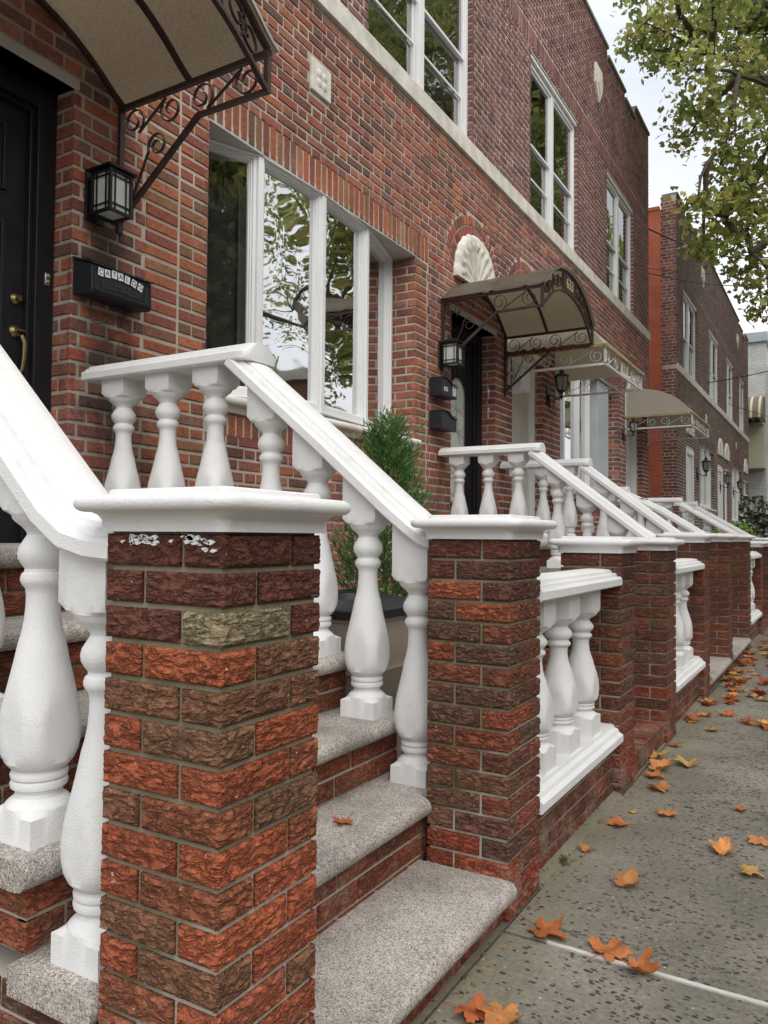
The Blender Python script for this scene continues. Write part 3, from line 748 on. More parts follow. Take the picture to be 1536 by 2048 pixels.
def house(name, label, Ya, Yb, Yo, op, pal1, palR, palU, ch, seed, merl, det=True, mort='fmortar', joints=()):
    """op: dict of openings in block coordinates, Yo = block offset"""
    H = thing(name, label, 'house', (F, (Ya+Yb)/2+Yo, 0), 'brick row houses')
    S = lambda L: [(a+Yo, b+Yo, c, d) for a, b, c, d in L]
    doors, bows, wins = S(op['doors']), S(op['bows']), S(op['wins']); rect = doors+bows+wins
    Y0, Y1 = Ya+Yo, Yb+Yo; zt = min(m[2] for m in merl)
    mb = MB(); u = (0, 1, 0); n = (1, 0, 0)
    o = (F, 0, 0)
    arch = [arch_hole(y+Yo, 3.70, .72) for y in op['shells']]
    special = []
    for (a, b, c, d) in bows:
        special.append(('sold', a-.02, b+.24, d+.012, d+.222)); special.append(('sold', a+.05, b-.02, c-.225, c-.015))
        special.append(('12', b, b+.222, c-.4, d+.0)); 
        if Yo == 0 and Ya < 1: special += [('12', 3.154, 3.37, 1.2, d+.0), ('1', 2.905, 3.145, 1.2, 3.78)]
        special.append(('S', a-.30, a-.01, c-.4, d) if not (Yo == 0 and Ya < 1) else ('S', a, a+.001, 0, .001))
    holes = [rect_hole(a, b, c, d) for a, b, c, d in doors+bows] + arch
    for k, a, b, c, d in special: holes.append(rect_hole(a-.006, b+.006, c+.02, d-.02) if k == 'sold' else rect_hole(a-.006, b+.006, c, d))
    if op.get('tile'):
        ty, tz = op['tile']; holes.append(rect_hole(ty+Yo-.01, ty+Yo+.245, tz+.02, tz+.20))
    bricks(mb, o, u, n, Y0+.004, Y1-.004, 0, 4.94, pal1, bond='F', holes=holes, ch=ch, seed=seed)
    for k, a, b, c, d in special:
        if k == 'sold': soldiers(mb, o, u, n, a, b, c, d, palR, seed+int(a*9), ch)
        elif k == '1': bricks(mb, o, u, n, a, b, c, d, palR, bond='1', L=b-a-.012, j=.012, ch=ch, phase=a, seed=seed+3)
        elif k == '12': bricks(mb, o, u, n, a, b, c, d, palR, bond='12', L=b-a-.012, H=(b-a-.03)/2+.002, j=.014, ch=ch, phase=a, seed=seed+4)
        else: bricks(mb, o, u, n, a, b, c, d, pal1, bond='S', ch=ch, seed=seed+5)
    for y in op['shells']: arch_rings(mb, y+Yo, 3.70, .50, pal1, seed, 2, ch)
    wh = [rect_hole(a, b, c, d) for a, b, c, d in wins]
    bricks(mb, o, u, n, Y0+.004, Y1-.004, 5.125, 7.085, palU, bond='F', bh=.0505, L=.199, H=.09, j=.0225, holes=wh, ch=ch, seed=seed+1)
    soldiers(mb, o, u, n, Y0+.004, Y1-.004, 7.10, 7.31, palU, seed+2, ch)
    bricks(mb, o, u, n, Y0+.004, Y1-.004, 7.325, zt-.005, palU, bond='C', bh=.0505, L=.199, H=.09, j=.0225, ch=ch, seed=seed+6)
    for a, b, z in merl:
        if z > zt+.02: bricks(mb, o, u, n, a+Yo+.004, b+Yo-.004, zt+.005, z-.004, palU, bond='S', ch=ch, seed=seed+7)
    # reveals of the openings
    for a, b, c, d in rect:
        dp = .34 if (a, b, c, d) in bows else .20
        pl = palU if c > 5 else pal1
        for y, s in ((a, 1), (b, -1)):
            bricks(mb, (F, y, 0), (-1, 0, 0), (0, s, 0), .0, dp, max(c, 1.0), d, pl, bond='S', L=.2, ch=ch, seed=seed+8+int(y*3), phase=.0 if s > 0 else .1)
    wall = mb.build('wall', M['fbrickA' if mort == 'fmortarA' else 'fbrick'], H)
    mo = MB(); X = F-.007
    mortar_face(mo, Y0, Y1, 0, 4.95, doors+bows, X); mortar_face(mo, Y0, Y1, 5.12, zt, wins, X)
    mo.box(F-.3, X, Y0, Y1, 4.95, 5.12)
    for a, b, z in merl:
        if z > zt+.01: mo.box(F-.28, X, a+Yo+.001, b+Yo-.001, zt, z)
    mo.box(F-.28, X-.02, Y0+.01, Y1-.01, zt-.3, zt-.001)
    for a, b, c, d in rect:
        for y, s in ((a, -1), (b, 1)): mo.quad((X, y+s*.007, c), (X, y+s*.007, d), (F-.36, y+s*.007, d), (F-.36, y+s*.007, c))
        mo.quad((X, a, d), (X, b, d), (F-.36, b, d), (F-.36, a, d)); mo.quad((X, a, c), (X, b, c), (F-.36, b, c), (F-.36, a, c))
    mo.build('mortar', M[mort], wall)
    bk = MB(); bk.box(F-9, F-1.95, Y0+.02, Y1-.02, 0, zt-.3); bk.box(F-1.94, F-.37, Y0+.02, Y1-.02, zt-.6, zt-.3)
    bk.build('roof', M['dark'], H)
    # belt course with joints
    be = MB(); y = Y0
    r = random.Random(seed)
    while y < Y1-.01:
        y2 = min(Y1, y+r.uniform(1.3, 1.9)); y2 = Y1 if Y1-y2 < .4 else y2
        be.box(F-.02, F+.028, y+.001, y2-.003, 4.953, 5.119); y = y2
    be.build('belt_course', M['stone'], H, bevel=.005)
    cp = MB()
    for a, b, z in merl: cp.box(F-.32, F+.03, a+Yo+.002, b+Yo-.002, z, z+.055)
    cp.build('coping', M['coping'], H, bevel=.008)
    for a, b, c, d in wins:
        upper_window(H, a, b, c, d, det)
    for y in op['shells']: shell(H, y+Yo, 3.72)
    if op.get('tile'):
        ty, tz = op['tile']; t = MB(); ty += Yo
        t.box(F-.01, F+.016, ty, ty+.235, tz, tz+.225)
        fl = MB()
        for i in range(4):
            a = PI/4+i*PI/2; c0 = (ty+.1175+.045*math.cos(a), tz+.1125+.045*math.sin(a))
            fl.lathe([(.001, .010), (.02, .006), (.032, .0)], 0, 0, 12); vs = fl.v[-36:]
            for q in range(len(fl.v)-36, len(fl.v)):
                x_, y_, z_ = fl.v[q]; fl.v[q] = (F+.0165+z_, c0[0]+x_*1.1, c0[1]+y_*1.1)
        t2 = t.build('stone_tile', M['stone'], H, bevel=.006); fl.build('carved_flower', M['stone'], t2)
    for (ya, za) in op.get('shields', ()):
        t = MB(); ya += Yo
        t.prism([(ya, za+.5), (ya+.34, za+.5), (ya+.36, za+.2), (ya+.17, za-.05), (ya-.02, za+.2)], 'x', F-.01, F+.035); t.prism([(ya+.07, za+.43), (ya+.27, za+.43), (ya+.27, za+.22), (ya+.17, za+.08), (ya+.07, za+.22)], 'x', F+.035, F+.055)
        t.build('stone_shield', M['stone'], H, bevel=.006)
    return H, doors, bows

OPA = dict(doors=[(1.36, 2.446, 1.10, 3.345), (6.65, 7.73, 1.10, 3.345)], bows=[(3.37, 5.93, 2.02, 3.63)], wins=[(1.1, 3.1, 5.122, 7.03), (5.12, 7.11, 5.122, 7.03)],
           shells=[1.9, 7.19], tile=(4.357, 4.31), shields=[(3.75, 7.85)])
OPB = dict(doors=[(8.22, 9.26, 1.10, 3.345), (13.50, 14.77, 1.10, 3.345)], bows=[(9.93, 12.99, 1.80, 3.63)], wins=[(8.80, 10.72, 5.122, 7.03), (12.27, 14.10, 5.122, 7.03)],
           shells=[8.66, 14.06], tile=(11.15, 4.31), shields=[(11.55, 7.85)])
MLA = [(.26, 1.4, 8.92), (1.4, 2.2, 8.71), (2.2, 3.35, 8.82), (3.35, 7.85, 8.95)]
MLB = [(7.85, 12.31, 8.95), (12.31, 13.46, 8.82), (13.46, 14.2, 8.71), (14.2, 15.33, 8.92)]
BOWA = [(-2.52, 3.40), (-2.315, 3.87), (-2.285, 4.53), (-2.335, 5.20), (-2.52, 5.90)]
HA, dA, bA = house('brick_house', 'nearest red brick house, with the lettered mailbox, brown canopies and wide white bow window', .26, 7.85, 0, OPA, PAL_F, PAL_R, PAL_U, .003, 1, MLA, mort='fmortarA')
HB, dB, bB = house('brick_house', 'second brick house of the row, with the white and cream canopies and pale storm door', 7.85, 15.33, 0, OPB, PAL_F[5:]+PAL_U[:4], PAL_U, PAL_U, .0025, 21, MLB)
bow_window(HA, 3.37, 5.93, 2.06, 3.63, BOWA)
# flowers standing inside the near bow window are part of what the glass shows
d1 = door(HA, 1.36, 2.446, 1.10, 3.345, style='panel', X=F-.19)
mb = MB(); mb.box(F-.20, F+.003, 1.30, 2.47, 3.345, 3.40); mb.build('lintel', M['soffit'], HA, bevel=.003)
d2 = door(HA, 6.65, 7.73, 1.10, 3.345, style='oval', X=F-.21)
mb = MB(); mb.box(F-.20, F+.003, 6.60, 7.77, 3.345, 3.40); mb.build('lintel', M['soffit'], HA, bevel=.003)
# near door furniture
X = F-.19
for z, r0 in ((2.305, .030), (2.150, .032)):
    y = 2.285; h = MB()
    h.tube([(X, y, z), (X+.008, y, z), (X+.014, y, z), (X+.022, y, z)], [r0, r0, r0*.86, r0*.55], 20)
    if z > 2.2: h.tube([(X+.02, 2.285, 2.305), (X+.034, 2.285, 2.305)], .014, 14); h.build('deadbolt', M['brass'], d1)
h.tube([(X+.02, 2.285, 2.13), (X+.055, 2.287, 2.12), (X+.06, 2.297, 2.09), (X+.055, 2.30, 2.03), (X+.05, 2.295, 1.97), (X+.03, 2.285, 1.93), (X+.008, 2.285, 1.925)], [.008, .011, .012, .0115, .010, .009, .008], 10)
h.box(X+.02, X+.045, 2.28, 2.31, 2.148, 2.156)
h.build('handle', M['brass'], d1)
h = MB(); h.box(F-.135, F-.124, 2.395, 2.42, 2.395, 2.455); h.tube([(F-.128, 2.408, 2.44), (F-.11, 2.408, 2.44)], .008, 10); h.tube([(F-.128, 2.408, 2.412), (F-.112, 2.408, 2.412)], .007, 10); h.build('latch', M['steel'], d1, bevel=.002)
leaded_glass(d2, F-.205, 7.02, 7.36, 1.55, 2.80, 'frost')
h = MB()
for z in (2.70, 2.52):
    h.box(F-.075, F-.070, 7.60, 7.64, z, z+.10)
# storm door of the neighbour, and its glazed doors
d3 = door(HB, 8.22, 9.26, 1.10, 3.345, style='none', mat='cream', fmat='vinyl', fw=.06, X=F-.16)
mb = MB(); mb.box(F-.13, F+.09, 8.25, 8.55, 2.86, 3.10); mb.build('awning_box', M['vinyl'], d3, bevel=.004)
d4 = door(HB, 13.50, 14.77, 1.10, 3.345, style='none', mat='vinyl', fmat='vinyl', fw=.09, X=F-.16)
leaded_glass(d4, F-.155, 13.98, 14.42, 1.4, 3.0, 'frost')
bw = bow_window(HB, 9.93, 12.99, 1.86, 3.63, [(-2.47, 9.96), (-2.36, 10.30), (-2.35, 10.95), (-2.37, 11.55), (-2.43, 12.20), (-2.55, 12.95)])
mb = MB(); mb.box(F-.20, F-.012, 9.935, 10.08, 1.87, 3.62); mb.build('side_panel', M['bluegrey'], bw, bevel=.004); mb = MB(); mb.box(F-.26, F-.05, 11.92, 12.55, 1.87, 3.62); mb.build('side_panel', M['bluegrey'], bw, bevel=.004)

# block 2, further along the street
YO2 = 17.97
H2A, d2A, b2A = house('brick_house', 'grey-brown brick house with an orange painted side wall, past the driveway gap', .26, 7.62, YO2, OPA, PAL_G, PAL_G, PAL_G, 0, 41, MLA[:3]+[(3.35, 7.62, 8.95)], det=False)
OPB2 = dict(OPB); 
H2B, d2B, b2B = house('brick_house', 'farthest red-brown brick house, beside the white brick building', 7.62, 15.33, YO2, OPB2, PAL_H, PAL_H, PAL_H, 0, 51, [(7.62, 12.31, 8.95)]+MLB[1:], det=False)
for (a, b, c, d) in d2A: door(H2A, a, b, c, d, style='none', mat='vinyl', fmat='vinyl', X=F-.05, fw=.12)
for (a, b, c, d) in d2B: door(H2B, a, b, c, d, style='none', mat='vinyl', fmat='vinyl', X=F-.12, fw=.12)
for HH, (a, b, c, d) in ((H2A, b2A[0]), (H2B, b2B[0])):
    L = b-a; bow_window(HH, a, b, c+.04, d, [(-2.40, a+.03), (-2.33, a+L*.33), (-2.32, a+L*.66), (-2.38, b-.03)])
sw = MB(); sw.box(F-9, F-.33, YO2+.21, YO2+.262, 0, 8.62); sw.box(F-9, F-.36, YO2+.19, YO2+.30, 8.62, 8.70, 0)
sw.build('painted_side_wall', M['redpaint'], H2A)
q = MB()
bricks(q, (F, YO2+.26, 0), (-1, 0, 0), (0, -1, 0), .0, .345, 0, 8.9, PAL_F[3:5]+PAL_U[:2], bond='C', L=.2, ch=0, seed=77)
q.build('quoin_bricks', M['fbrick'], H2A)
q = MB(); q.box(F-.34, F-.006, YO2+.268, YO2+.5, 0, 8.92); q.build('quoin_mortar', M['fmortar'], H2A)
sw = MB(); sw.box(F-9, F-.05, 15.28, 15.322, 0, 8.7); sw.build('side_wall', M['fbrick'], HB)

# ================================================================= PILLARS, STOOPS, RAILINGS
PG = 'brick gate pillars with white caps'
pillar(0, 1.013, 1.203, 'nearest rough brick pillar, big white moulded cap, orange, brown and one tan brick', True, False, 3, tan=2)
pillar(0, 2.34, 1.192, 'second rough brick pillar, dark red, on the right of the granite steps', True, True, 5)
pillar(0, 3.763, 1.128, 'third brick pillar, just past the near white low balustrade', True, True, 8)
pillar(0, 4.87, 1.128, 'fourth brick pillar, on the far side of the small brick step', False, True, 9)
pillar(0, 6.29, 1.172, 'fifth brick pillar, on the near side of the granite doorstep slab', False, True, 12)
pillar(0, 7.73, 1.176, 'sixth brick pillar, dark, on the far side of the granite doorstep slab', False, True, 14)
pillar(0, 9.40, 1.176, 'seventh brick pillar, before the farthest white low balustrade', False, True, 16)
pillar(0, 10.95, 1.105, 'eighth brick pillar, lower, cut by the right edge of the photo', False, True, 18)
pillar(0, 12.05, 1.105, 'ninth brick pillar, lower, only its cap and side showing at the right edge', False, True, 20)
pillar(0, 12.95, 1.15, 'tenth brick pillar, mostly hidden behind nearer ones', False, True, 22)
pillar(0, 14.45, 1.15, 'eleventh brick pillar, farthest and mostly hidden', False, True, 24)

def smear():
    pil = [o for o in bpy.data.objects if o.name == 'brick_pillar'][0]; r = random.Random(6); mb = MB()
    for q in range(44):
        c = r.choice(((-.20, 1.186, .040), (-.165, 1.186, .030), (-.07, 1.187, .018), (-.035, 1.176, .012))); x = c[0]+r.gauss(0, c[2]*.7); z = c[1]+r.gauss(0, .006)+.003; w = r.uniform(.003, .011); h = r.uniform(.0015, .0045)
        if z > 1.196: z = 1.192
        if not -.285 < x < -.008: continue
        k = 9; pts = [(x+w*math.cos(2*PI*i/k)*r.uniform(.5, 1.3), z+h*math.sin(2*PI*i/k)*r.uniform(.4, 1.4)) for i in range(k)]
        mb.prism(pts, 'y', 1.013-.0040, 1.013+.003)
    mb.build('paint_smear', M['white'], pil)
smear()
stoop('near front stoop of speckled granite treads on red brick risers', 1.0, 2.61, [.03, -.268, -.49, -.72, -.95, -1.18], 1.304, 2.34, 'front stoops')
NO = [.03, -.30, -.55, -.80, -1.05, -1.30]
stoop('second front stoop, leading to the black door of number 633', 6.30, 7.865, NO, 6.581, 7.73, 'front stoops')
stoop('third front stoop, leading to the pale storm door', 7.885, 9.67, NO, 8.021, 9.40, 'front stoops')
stoop('fourth front stoop, leading to the glazed white door', 12.96, 14.70, NO, 13.241, 14.45, 'front stoops')
PSR = [(-1.245, 1.885), (-1.062, 1.735), (-.795, 1.52), (-.5, 1.275), (-.42, 1.213), (-.36, 1.172), (-.288, 1.15)]
PSL = [(-1.24, 1.888), (-.96, 1.632), (-.69, 1.377), (-.52, 1.218), (-.44, 1.168), (-.36, 1.15), (-.288, 1.145)]
PS2 = [(-1.40, 1.905), (-1.1, 1.675), (-.8, 1.445), (-.5, 1.215), (-.42, 1.165), (-.36, 1.14), (-.288, 1.13)]
LV = [(-2.105, 1.90), (-1.18, 1.90)]; LV2 = [(-2.24, 1.93), (-1.35, 1.93)]
B1 = [(-.404, .335), (-.617, .54), (-.85, .745), (-1.08, .95)]; B2 = [(-.43, .335), (-.67, .54), (-.92, .745), (-1.17, .95)]
stair_railing(1.12, 'nearest white stair railing at the left edge, running down to the first pillar', [(-.404, .335), (-.617, .54), (-.90, .745), (-1.10, .95)], LV, PSL, land=(-1.38, -1.66, -1.94))
stair_railing(2.49, 'white stair railing with urn balusters, running down to the second pillar', B1, LV, PSR, land=(-1.38, -1.66, -1.94))
stair_railing(6.435, 'white stair railing below the 633 canopy, ending behind the third and fourth pillars', B2, LV2, PS2, land=(-1.52, -1.80, -2.08), sc_land=.98)
stair_railing(7.90, 'white stair railing shared between the black door and the pale storm door', B2, LV2, PS2, land=(-1.52, -1.80, -2.08), sc_land=.98)
dz = -.19
stair_railing(9.545, 'lower white stair railing on the far side of the pale storm door', B2, [(x, z+dz) for x, z in LV2], [(-1.40, 1.905+dz), (-.95, 1.50), (-.5, 1.215), (-.36, 1.14), (-.288, 1.13)], land=(-1.52, -1.80, -2.08), sc_land=.70)
stair_railing(13.10, 'white stair railing before the glazed white door', B2, [(x, z-.15) for x, z in LV2], [(-1.40, 1.755), (-.5, 1.215), (-.288, 1.13)], land=(-1.52, -1.80), sc_land=.76)
stair_railing(14.60, 'farthest white stair railing, past the glazed white door', B2, [(x, z-.15) for x, z in LV2], [(-1.40, 1.755), (-.5, 1.215), (-.288, 1.13)], land=(-1.52, -1.80), sc_land=.76)

def balustrade(ya, yb, n, label):
    t = thing('low_balustrade', label, 'balustrade', (-.13, (ya+yb)/2, 0), 'white low balustrades between the pillars')
    r = random.Random(int(ya*10)); mb = MB(); mo = MB(); X = -.035
    for k in range(4):
        z0 = k*.0677-.012; y = ya - (0 if k % 2 else .1)
        while y < yb:
            a, b = max(y, ya), min(y+.194, yb)
            if b-a > .02:
                brickbox(mb, Vector((X, 0, 0)), Vector((0, 1, 0)), Vector((1, 0, 0)), a, b, max(.0, z0), min(z0+.058, .243), jcol(r.choice(DARK+LOW[3:]), r), .19, r.uniform(-.0015, .0015))
            y += .205
    w = mb.build('dwarf_wall', M['pbrick'], t); mo.box(-.218, X-.008, ya, yb, -.02, .244); mo.build('mortar', M['pmortar'], w)
    mb = MB(); sweep_y(mb, -.118, ya+.001, yb-.001, .245, [(-.125, 0), (-.130, .008), (-.130, .036), (-.112, .046), (-.106, .06), (-.088, .068), (-.084, .080), (.084, .080), (.088, .068), (.106, .06), (.112, .046), (.130, .036), (.130, .008), (.125, 0)]); mb.build('bottom_rail', M['white'], t)
    mb = MB(); sweep_y(mb, -.118, ya+.001, yb-.001, .975, [(w*1.18, h) for w, h in RAILP]); mb.build('top_rail', M['white'], t)
    p = (yb-ya)/n
    for i in range(n):
        yy = ya+(yb-ya)/2+(i-(n-1)/2)*.317
        mb = MB(); baluster_mesh(mb, -.118, yy, .362, .978, .978, .715, .070, 1.03, .04); mb.build('baluster', M['white'], t)
    return t
balustrade(2.633, 3.761, 3, 'nearest white low balustrade, between the second and third pillars')
balustrade(5.163, 6.288, 3, 'middle white low balustrade, between the fourth and fifth pillars')
balustrade(9.693, 10.948, 3, 'farthest white low balustrade, near the right edge of the photo')
balustrade(-.60, 1.010, 5, 'white low balustrade beside the camera, left of the first pillar')  if False else None

def brick_step(ya, yb, label):
    t = thing('brick_step', label, 'step', (-.2, (ya+yb)/2, 0), 'small brick steps')
    mb = MB(); r = random.Random(2); y = ya+.004; i = 0
    while y < yb-.02:
        y2 = min(y+.058, yb-.004)
        for j, (x0, x1) in enumerate(((-.205, -.015), (-.41, -.215))):
            mb.obox((x0, y, .0), (x1-x0, 0, 0), (0, y2-y, 0), (0, 0, .105+r.uniform(-.002, .002)), 0, jcol(r.choice(LOW+DARK[:3]), r))
        y = y2+.009
    a = mb.build('tread', M['pbrick'], t, bevel=.003); mo = MB(); mo.box(-.42, -.022, ya+.002, yb-.002, -.02, .096); mo.build('mortar', M['pmortar'], a)
brick_step(4.056, 4.868, 'low step of bricks on edge, between the third and fourth pillars')
brick_step(11.243, 12.048, 'far low step of bricks on edge, past the eighth pillar')

# ================================================================= CANOPIES
def scroll_pts(c, R0, a0, turns, sgn, k=22, rmin=.30):
    out = []
    for i in range(k+1):
        t = i/k; a = a0+sgn*turns*2*PI*t; r = R0*(1-(1-rmin)*t**1.1); out.append((c[0]+r*math.cos(a), c[1]+r*math.sin(a)))
    return out
def s_scroll(p0, p1, h):
    """S scroll in 2D between (x0,z) and (x1,z), height h: spiral, diagonal bar, spiral"""
    (x0, zc), (x1, _) = p0, p1; R = h*.46; L = scroll_pts((x0+R, zc), R, -PI/2+.5, 1.35, 1); Rr = scroll_pts((x1-R, zc), R, PI/2+.5, 1.35, 1)
    return list(reversed(L)) + Rr
def arcz(y, h, rise):
    R = (h*h+rise*rise)/(2*rise); return rise-(R-math.sqrt(max(0, R*R-y*y)))
def iron(pts3, w=.014, t=.0045, nrm=(0, 1, 0)):
    mb = MB(); mb.bar(pts3, nrm, w, t); return mb
def text_mesh(name, s, size, mat, parent, M4, depth=.002):
    cu = bpy.data.curves.new(name, 'FONT'); cu.body = s; cu.size = size; cu.extrude = depth; cu.align_x = 'CENTER'; cu.align_y = 'CENTER'
    to = bpy.data.objects.new(name+'_tmp', cu); COL.objects.link(to); dg = bpy.context.evaluated_depsgraph_get()
    me = bpy.data.meshes.new_from_object(to.evaluated_get(dg)); bpy.data.objects.remove(to); bpy.data.curves.remove(cu)
    off = Vector((0, 0, 0)); p = parent
    while p is not None: off = off+Vector(p.location); p = p.parent
    me.transform(Matrix.Translation(-off) @ M4); me.materials.clear(); me.materials.append(mat)
    o = bpy.data.objects.new(name, me); COL.objects.link(o); o.parent = parent; return o
def MX(pos, right, up):
    r, u = Vector(right).normalized(), Vector(up).normalized(); n = r.cross(u); m = Matrix((r, u, n)).transposed().to_4x4(); m.translation = Vector(pos); return m
def barrel_canopy(yc, half, label, number=None, xf=-1.31, ze=3.385, rise=.30, rust=False):
    t = thing('door_canopy', label, 'canopy', (F, yc, ze), 'brown iron door canopies')
    xw = F+.004; IR = M['brown']; K = 28
    ys = [-half-.035, -half] + [-half+2*half*i/K for i in range(1, K)] + [half, half+.035]
    zs = [ze-.004, ze+.012] + [ze+.014+arcz(-half+2*half*i/K, half, rise) for i in range(1, K)] + [ze+.012, ze-.004]
    # smooth the foot of the arch into a flare
    for i in range(2, 6): zs[i] = zs[i]-.012*(6-i)/4; zs[-1-i] = zs[i]
    mb = MB(); n = len(ys); vs = [(x, yc+y, z+dzz) for x in (xw, xf+.035) for dzz in (0, .006) for y, z in zip(ys, zs)]
    fs = []
    for i in range(n-1):
        fs += [(i, i+1, 2*n+i+1, 2*n+i), (n+i, 3*n+i, 3*n+i+1, n+i+1), (2*n+i, 2*n+i+1, 3*n+i+1, 3*n+i), (i, n+i, n+i+1, i+1)]
    fs += [(0, 2*n, 3*n, n), (n-1, 2*n-1, 4*n-1, 3*n-1)]
    mb.add(vs, fs, 0, (1, 1, 1), True); mb.m = [1 if i < 4*(n-1) and i % 4 == 1 else 0 for i in range(len(mb.f))]; mb.build('canopy_sheet', [M['tansheet'], M['topsheet']], t)
    mb = MB(); mb.bar([(xf+.036, yc+y, z+.003) for y, z in zip(ys, zs)], (1, 0, 0), .006, .016); mb.build('edge_trim', M['steel'], t)
    for x in (xw+.014, (xw+xf)/2, xf):
        mb = MB(); mb.bar([(x, yc+y, z-.013) for y, z in zip(ys[1:-1], zs[1:-1])], (1, 0, 0), .025, .022); mb.build('arch_rib', IR, t)
    fr = .19
    mb = MB(); mb.bar([(xf, yc+y, z-.013-fr) for y, z in zip(ys[1:-1], zs[1:-1])], (1, 0, 0), .025, .016); mb.build('front_arch', IR, t)
    for s in (-1, 1):
        y = yc+s*half; nm = (0, 1, 0)
        mb = MB()
        mb.obox((xw, y-.012, ze-.03), (xf-xw+.012, 0, 0), (0, .024, 0), (0, 0, .024))
        mb.obox((xf-.012, y-.0125, ze-fr-.012), (.025, 0, 0), (0, .025, 0), (0, 0, fr+.01))
        mb.bar([(xw+.01, y, ze-.60), (xw+.54, y, ze-fr), (xf+.0, y, ze-fr)], nm, .024, .020)
        mb.obox((xw, y-.014, ze-.66), (.02, 0, 0), (0, .028, 0), (0, 0, .66))
        mb.build('side_bracket', IR, t)
        if rust:
            r2 = random.Random(3); mb = MB(); k = 34
            if s > 0: mb.rings([[(xw+.02+(xf-xw-.04)*i/k, y+dy_, ze-fr-.012+dz_*r2.uniform(.4, 1.8)) for dy_, dz_ in ((-.016, -.012), (.016, -.012), (.016, .022), (-.016, .022))] for i in range(k+1)], 0, (1, 1, 1), False); mb.build('rust_crust', M['rust'], t)
        L = xf-xw-.04; zc = ze-fr/2-.012
        for a, b in ((xw+.03, xw+.03+L*.44), (xw+.03+L*.50, xw+.02+L*.98)):
            mb = iron([(x, y, z) for x, z in s_scroll((a, zc), (b, zc), fr-.03)]); mb.build('scroll', IR, t)
        # scrolls of the lower bracket
        c1 = scroll_pts((xw+.27, ze-fr-.075), .065, PI*1.1, 1.4, -1); p = [(x, y, z) for x, z in reversed(c1)] + [(xw+.10, y, ze-.50)] + [(x, y, z) for x, z in scroll_pts((xw+.075, ze-.43), .055, -PI*.3, 1.3, 1)]
        iron(p).build('scroll', IR, t)
    # front fascia scrolls
    rise_at = lambda q: arcz(q, half, rise)
    for s in (-1, 1):
        for q0, q1 in ((.93, .66), (.60, .30)):
            a, b = s*half*q0, s*half*q1; m_ = (a+b)/2; pts = s_scroll((min(a, b), 0), (max(a, b), 0), fr-.045)
            pts = [(xf, yc+p_, ze+.0-fr/2-.006+z_+rise_at(p_)) for p_, z_ in pts]; iron(pts, nrm=(1, 0, 0)).build('scroll', IR, t)
            mb = MB(); yb_ = s*half*(q1-.03); mb.bar([(xf, yc+yb_, ze-.02+rise_at(yb_)), (xf, yc+yb_, ze-fr-.0+rise_at(yb_))], (1, 0, 0), .012, .008); mb.build('upright', IR, t)
    if number:
        mb = MB(); mb.box(xf-.004, xf+.004, yc-.17, yc+.17, ze+rise-fr+.015, ze+rise-.035)
        pl = mb.build('number_plate', IR, t)
        text_mesh('house_number', number, .14, M['gold'], pl, MX((xf+.006, yc, ze+rise-fr/2-.01), (0, 1, 0), (0, 0, 1)))
    return t
M['gold'] = newmat('pale_gold', hx('#d8c79a'), .4, .3)
barrel_canopy(1.905, .81, 'near brown iron canopy with tan sheet, above the first black door')
barrel_canopy(7.21, .77, 'brown iron canopy with the number 633 on its arched front', '633', rust=True)

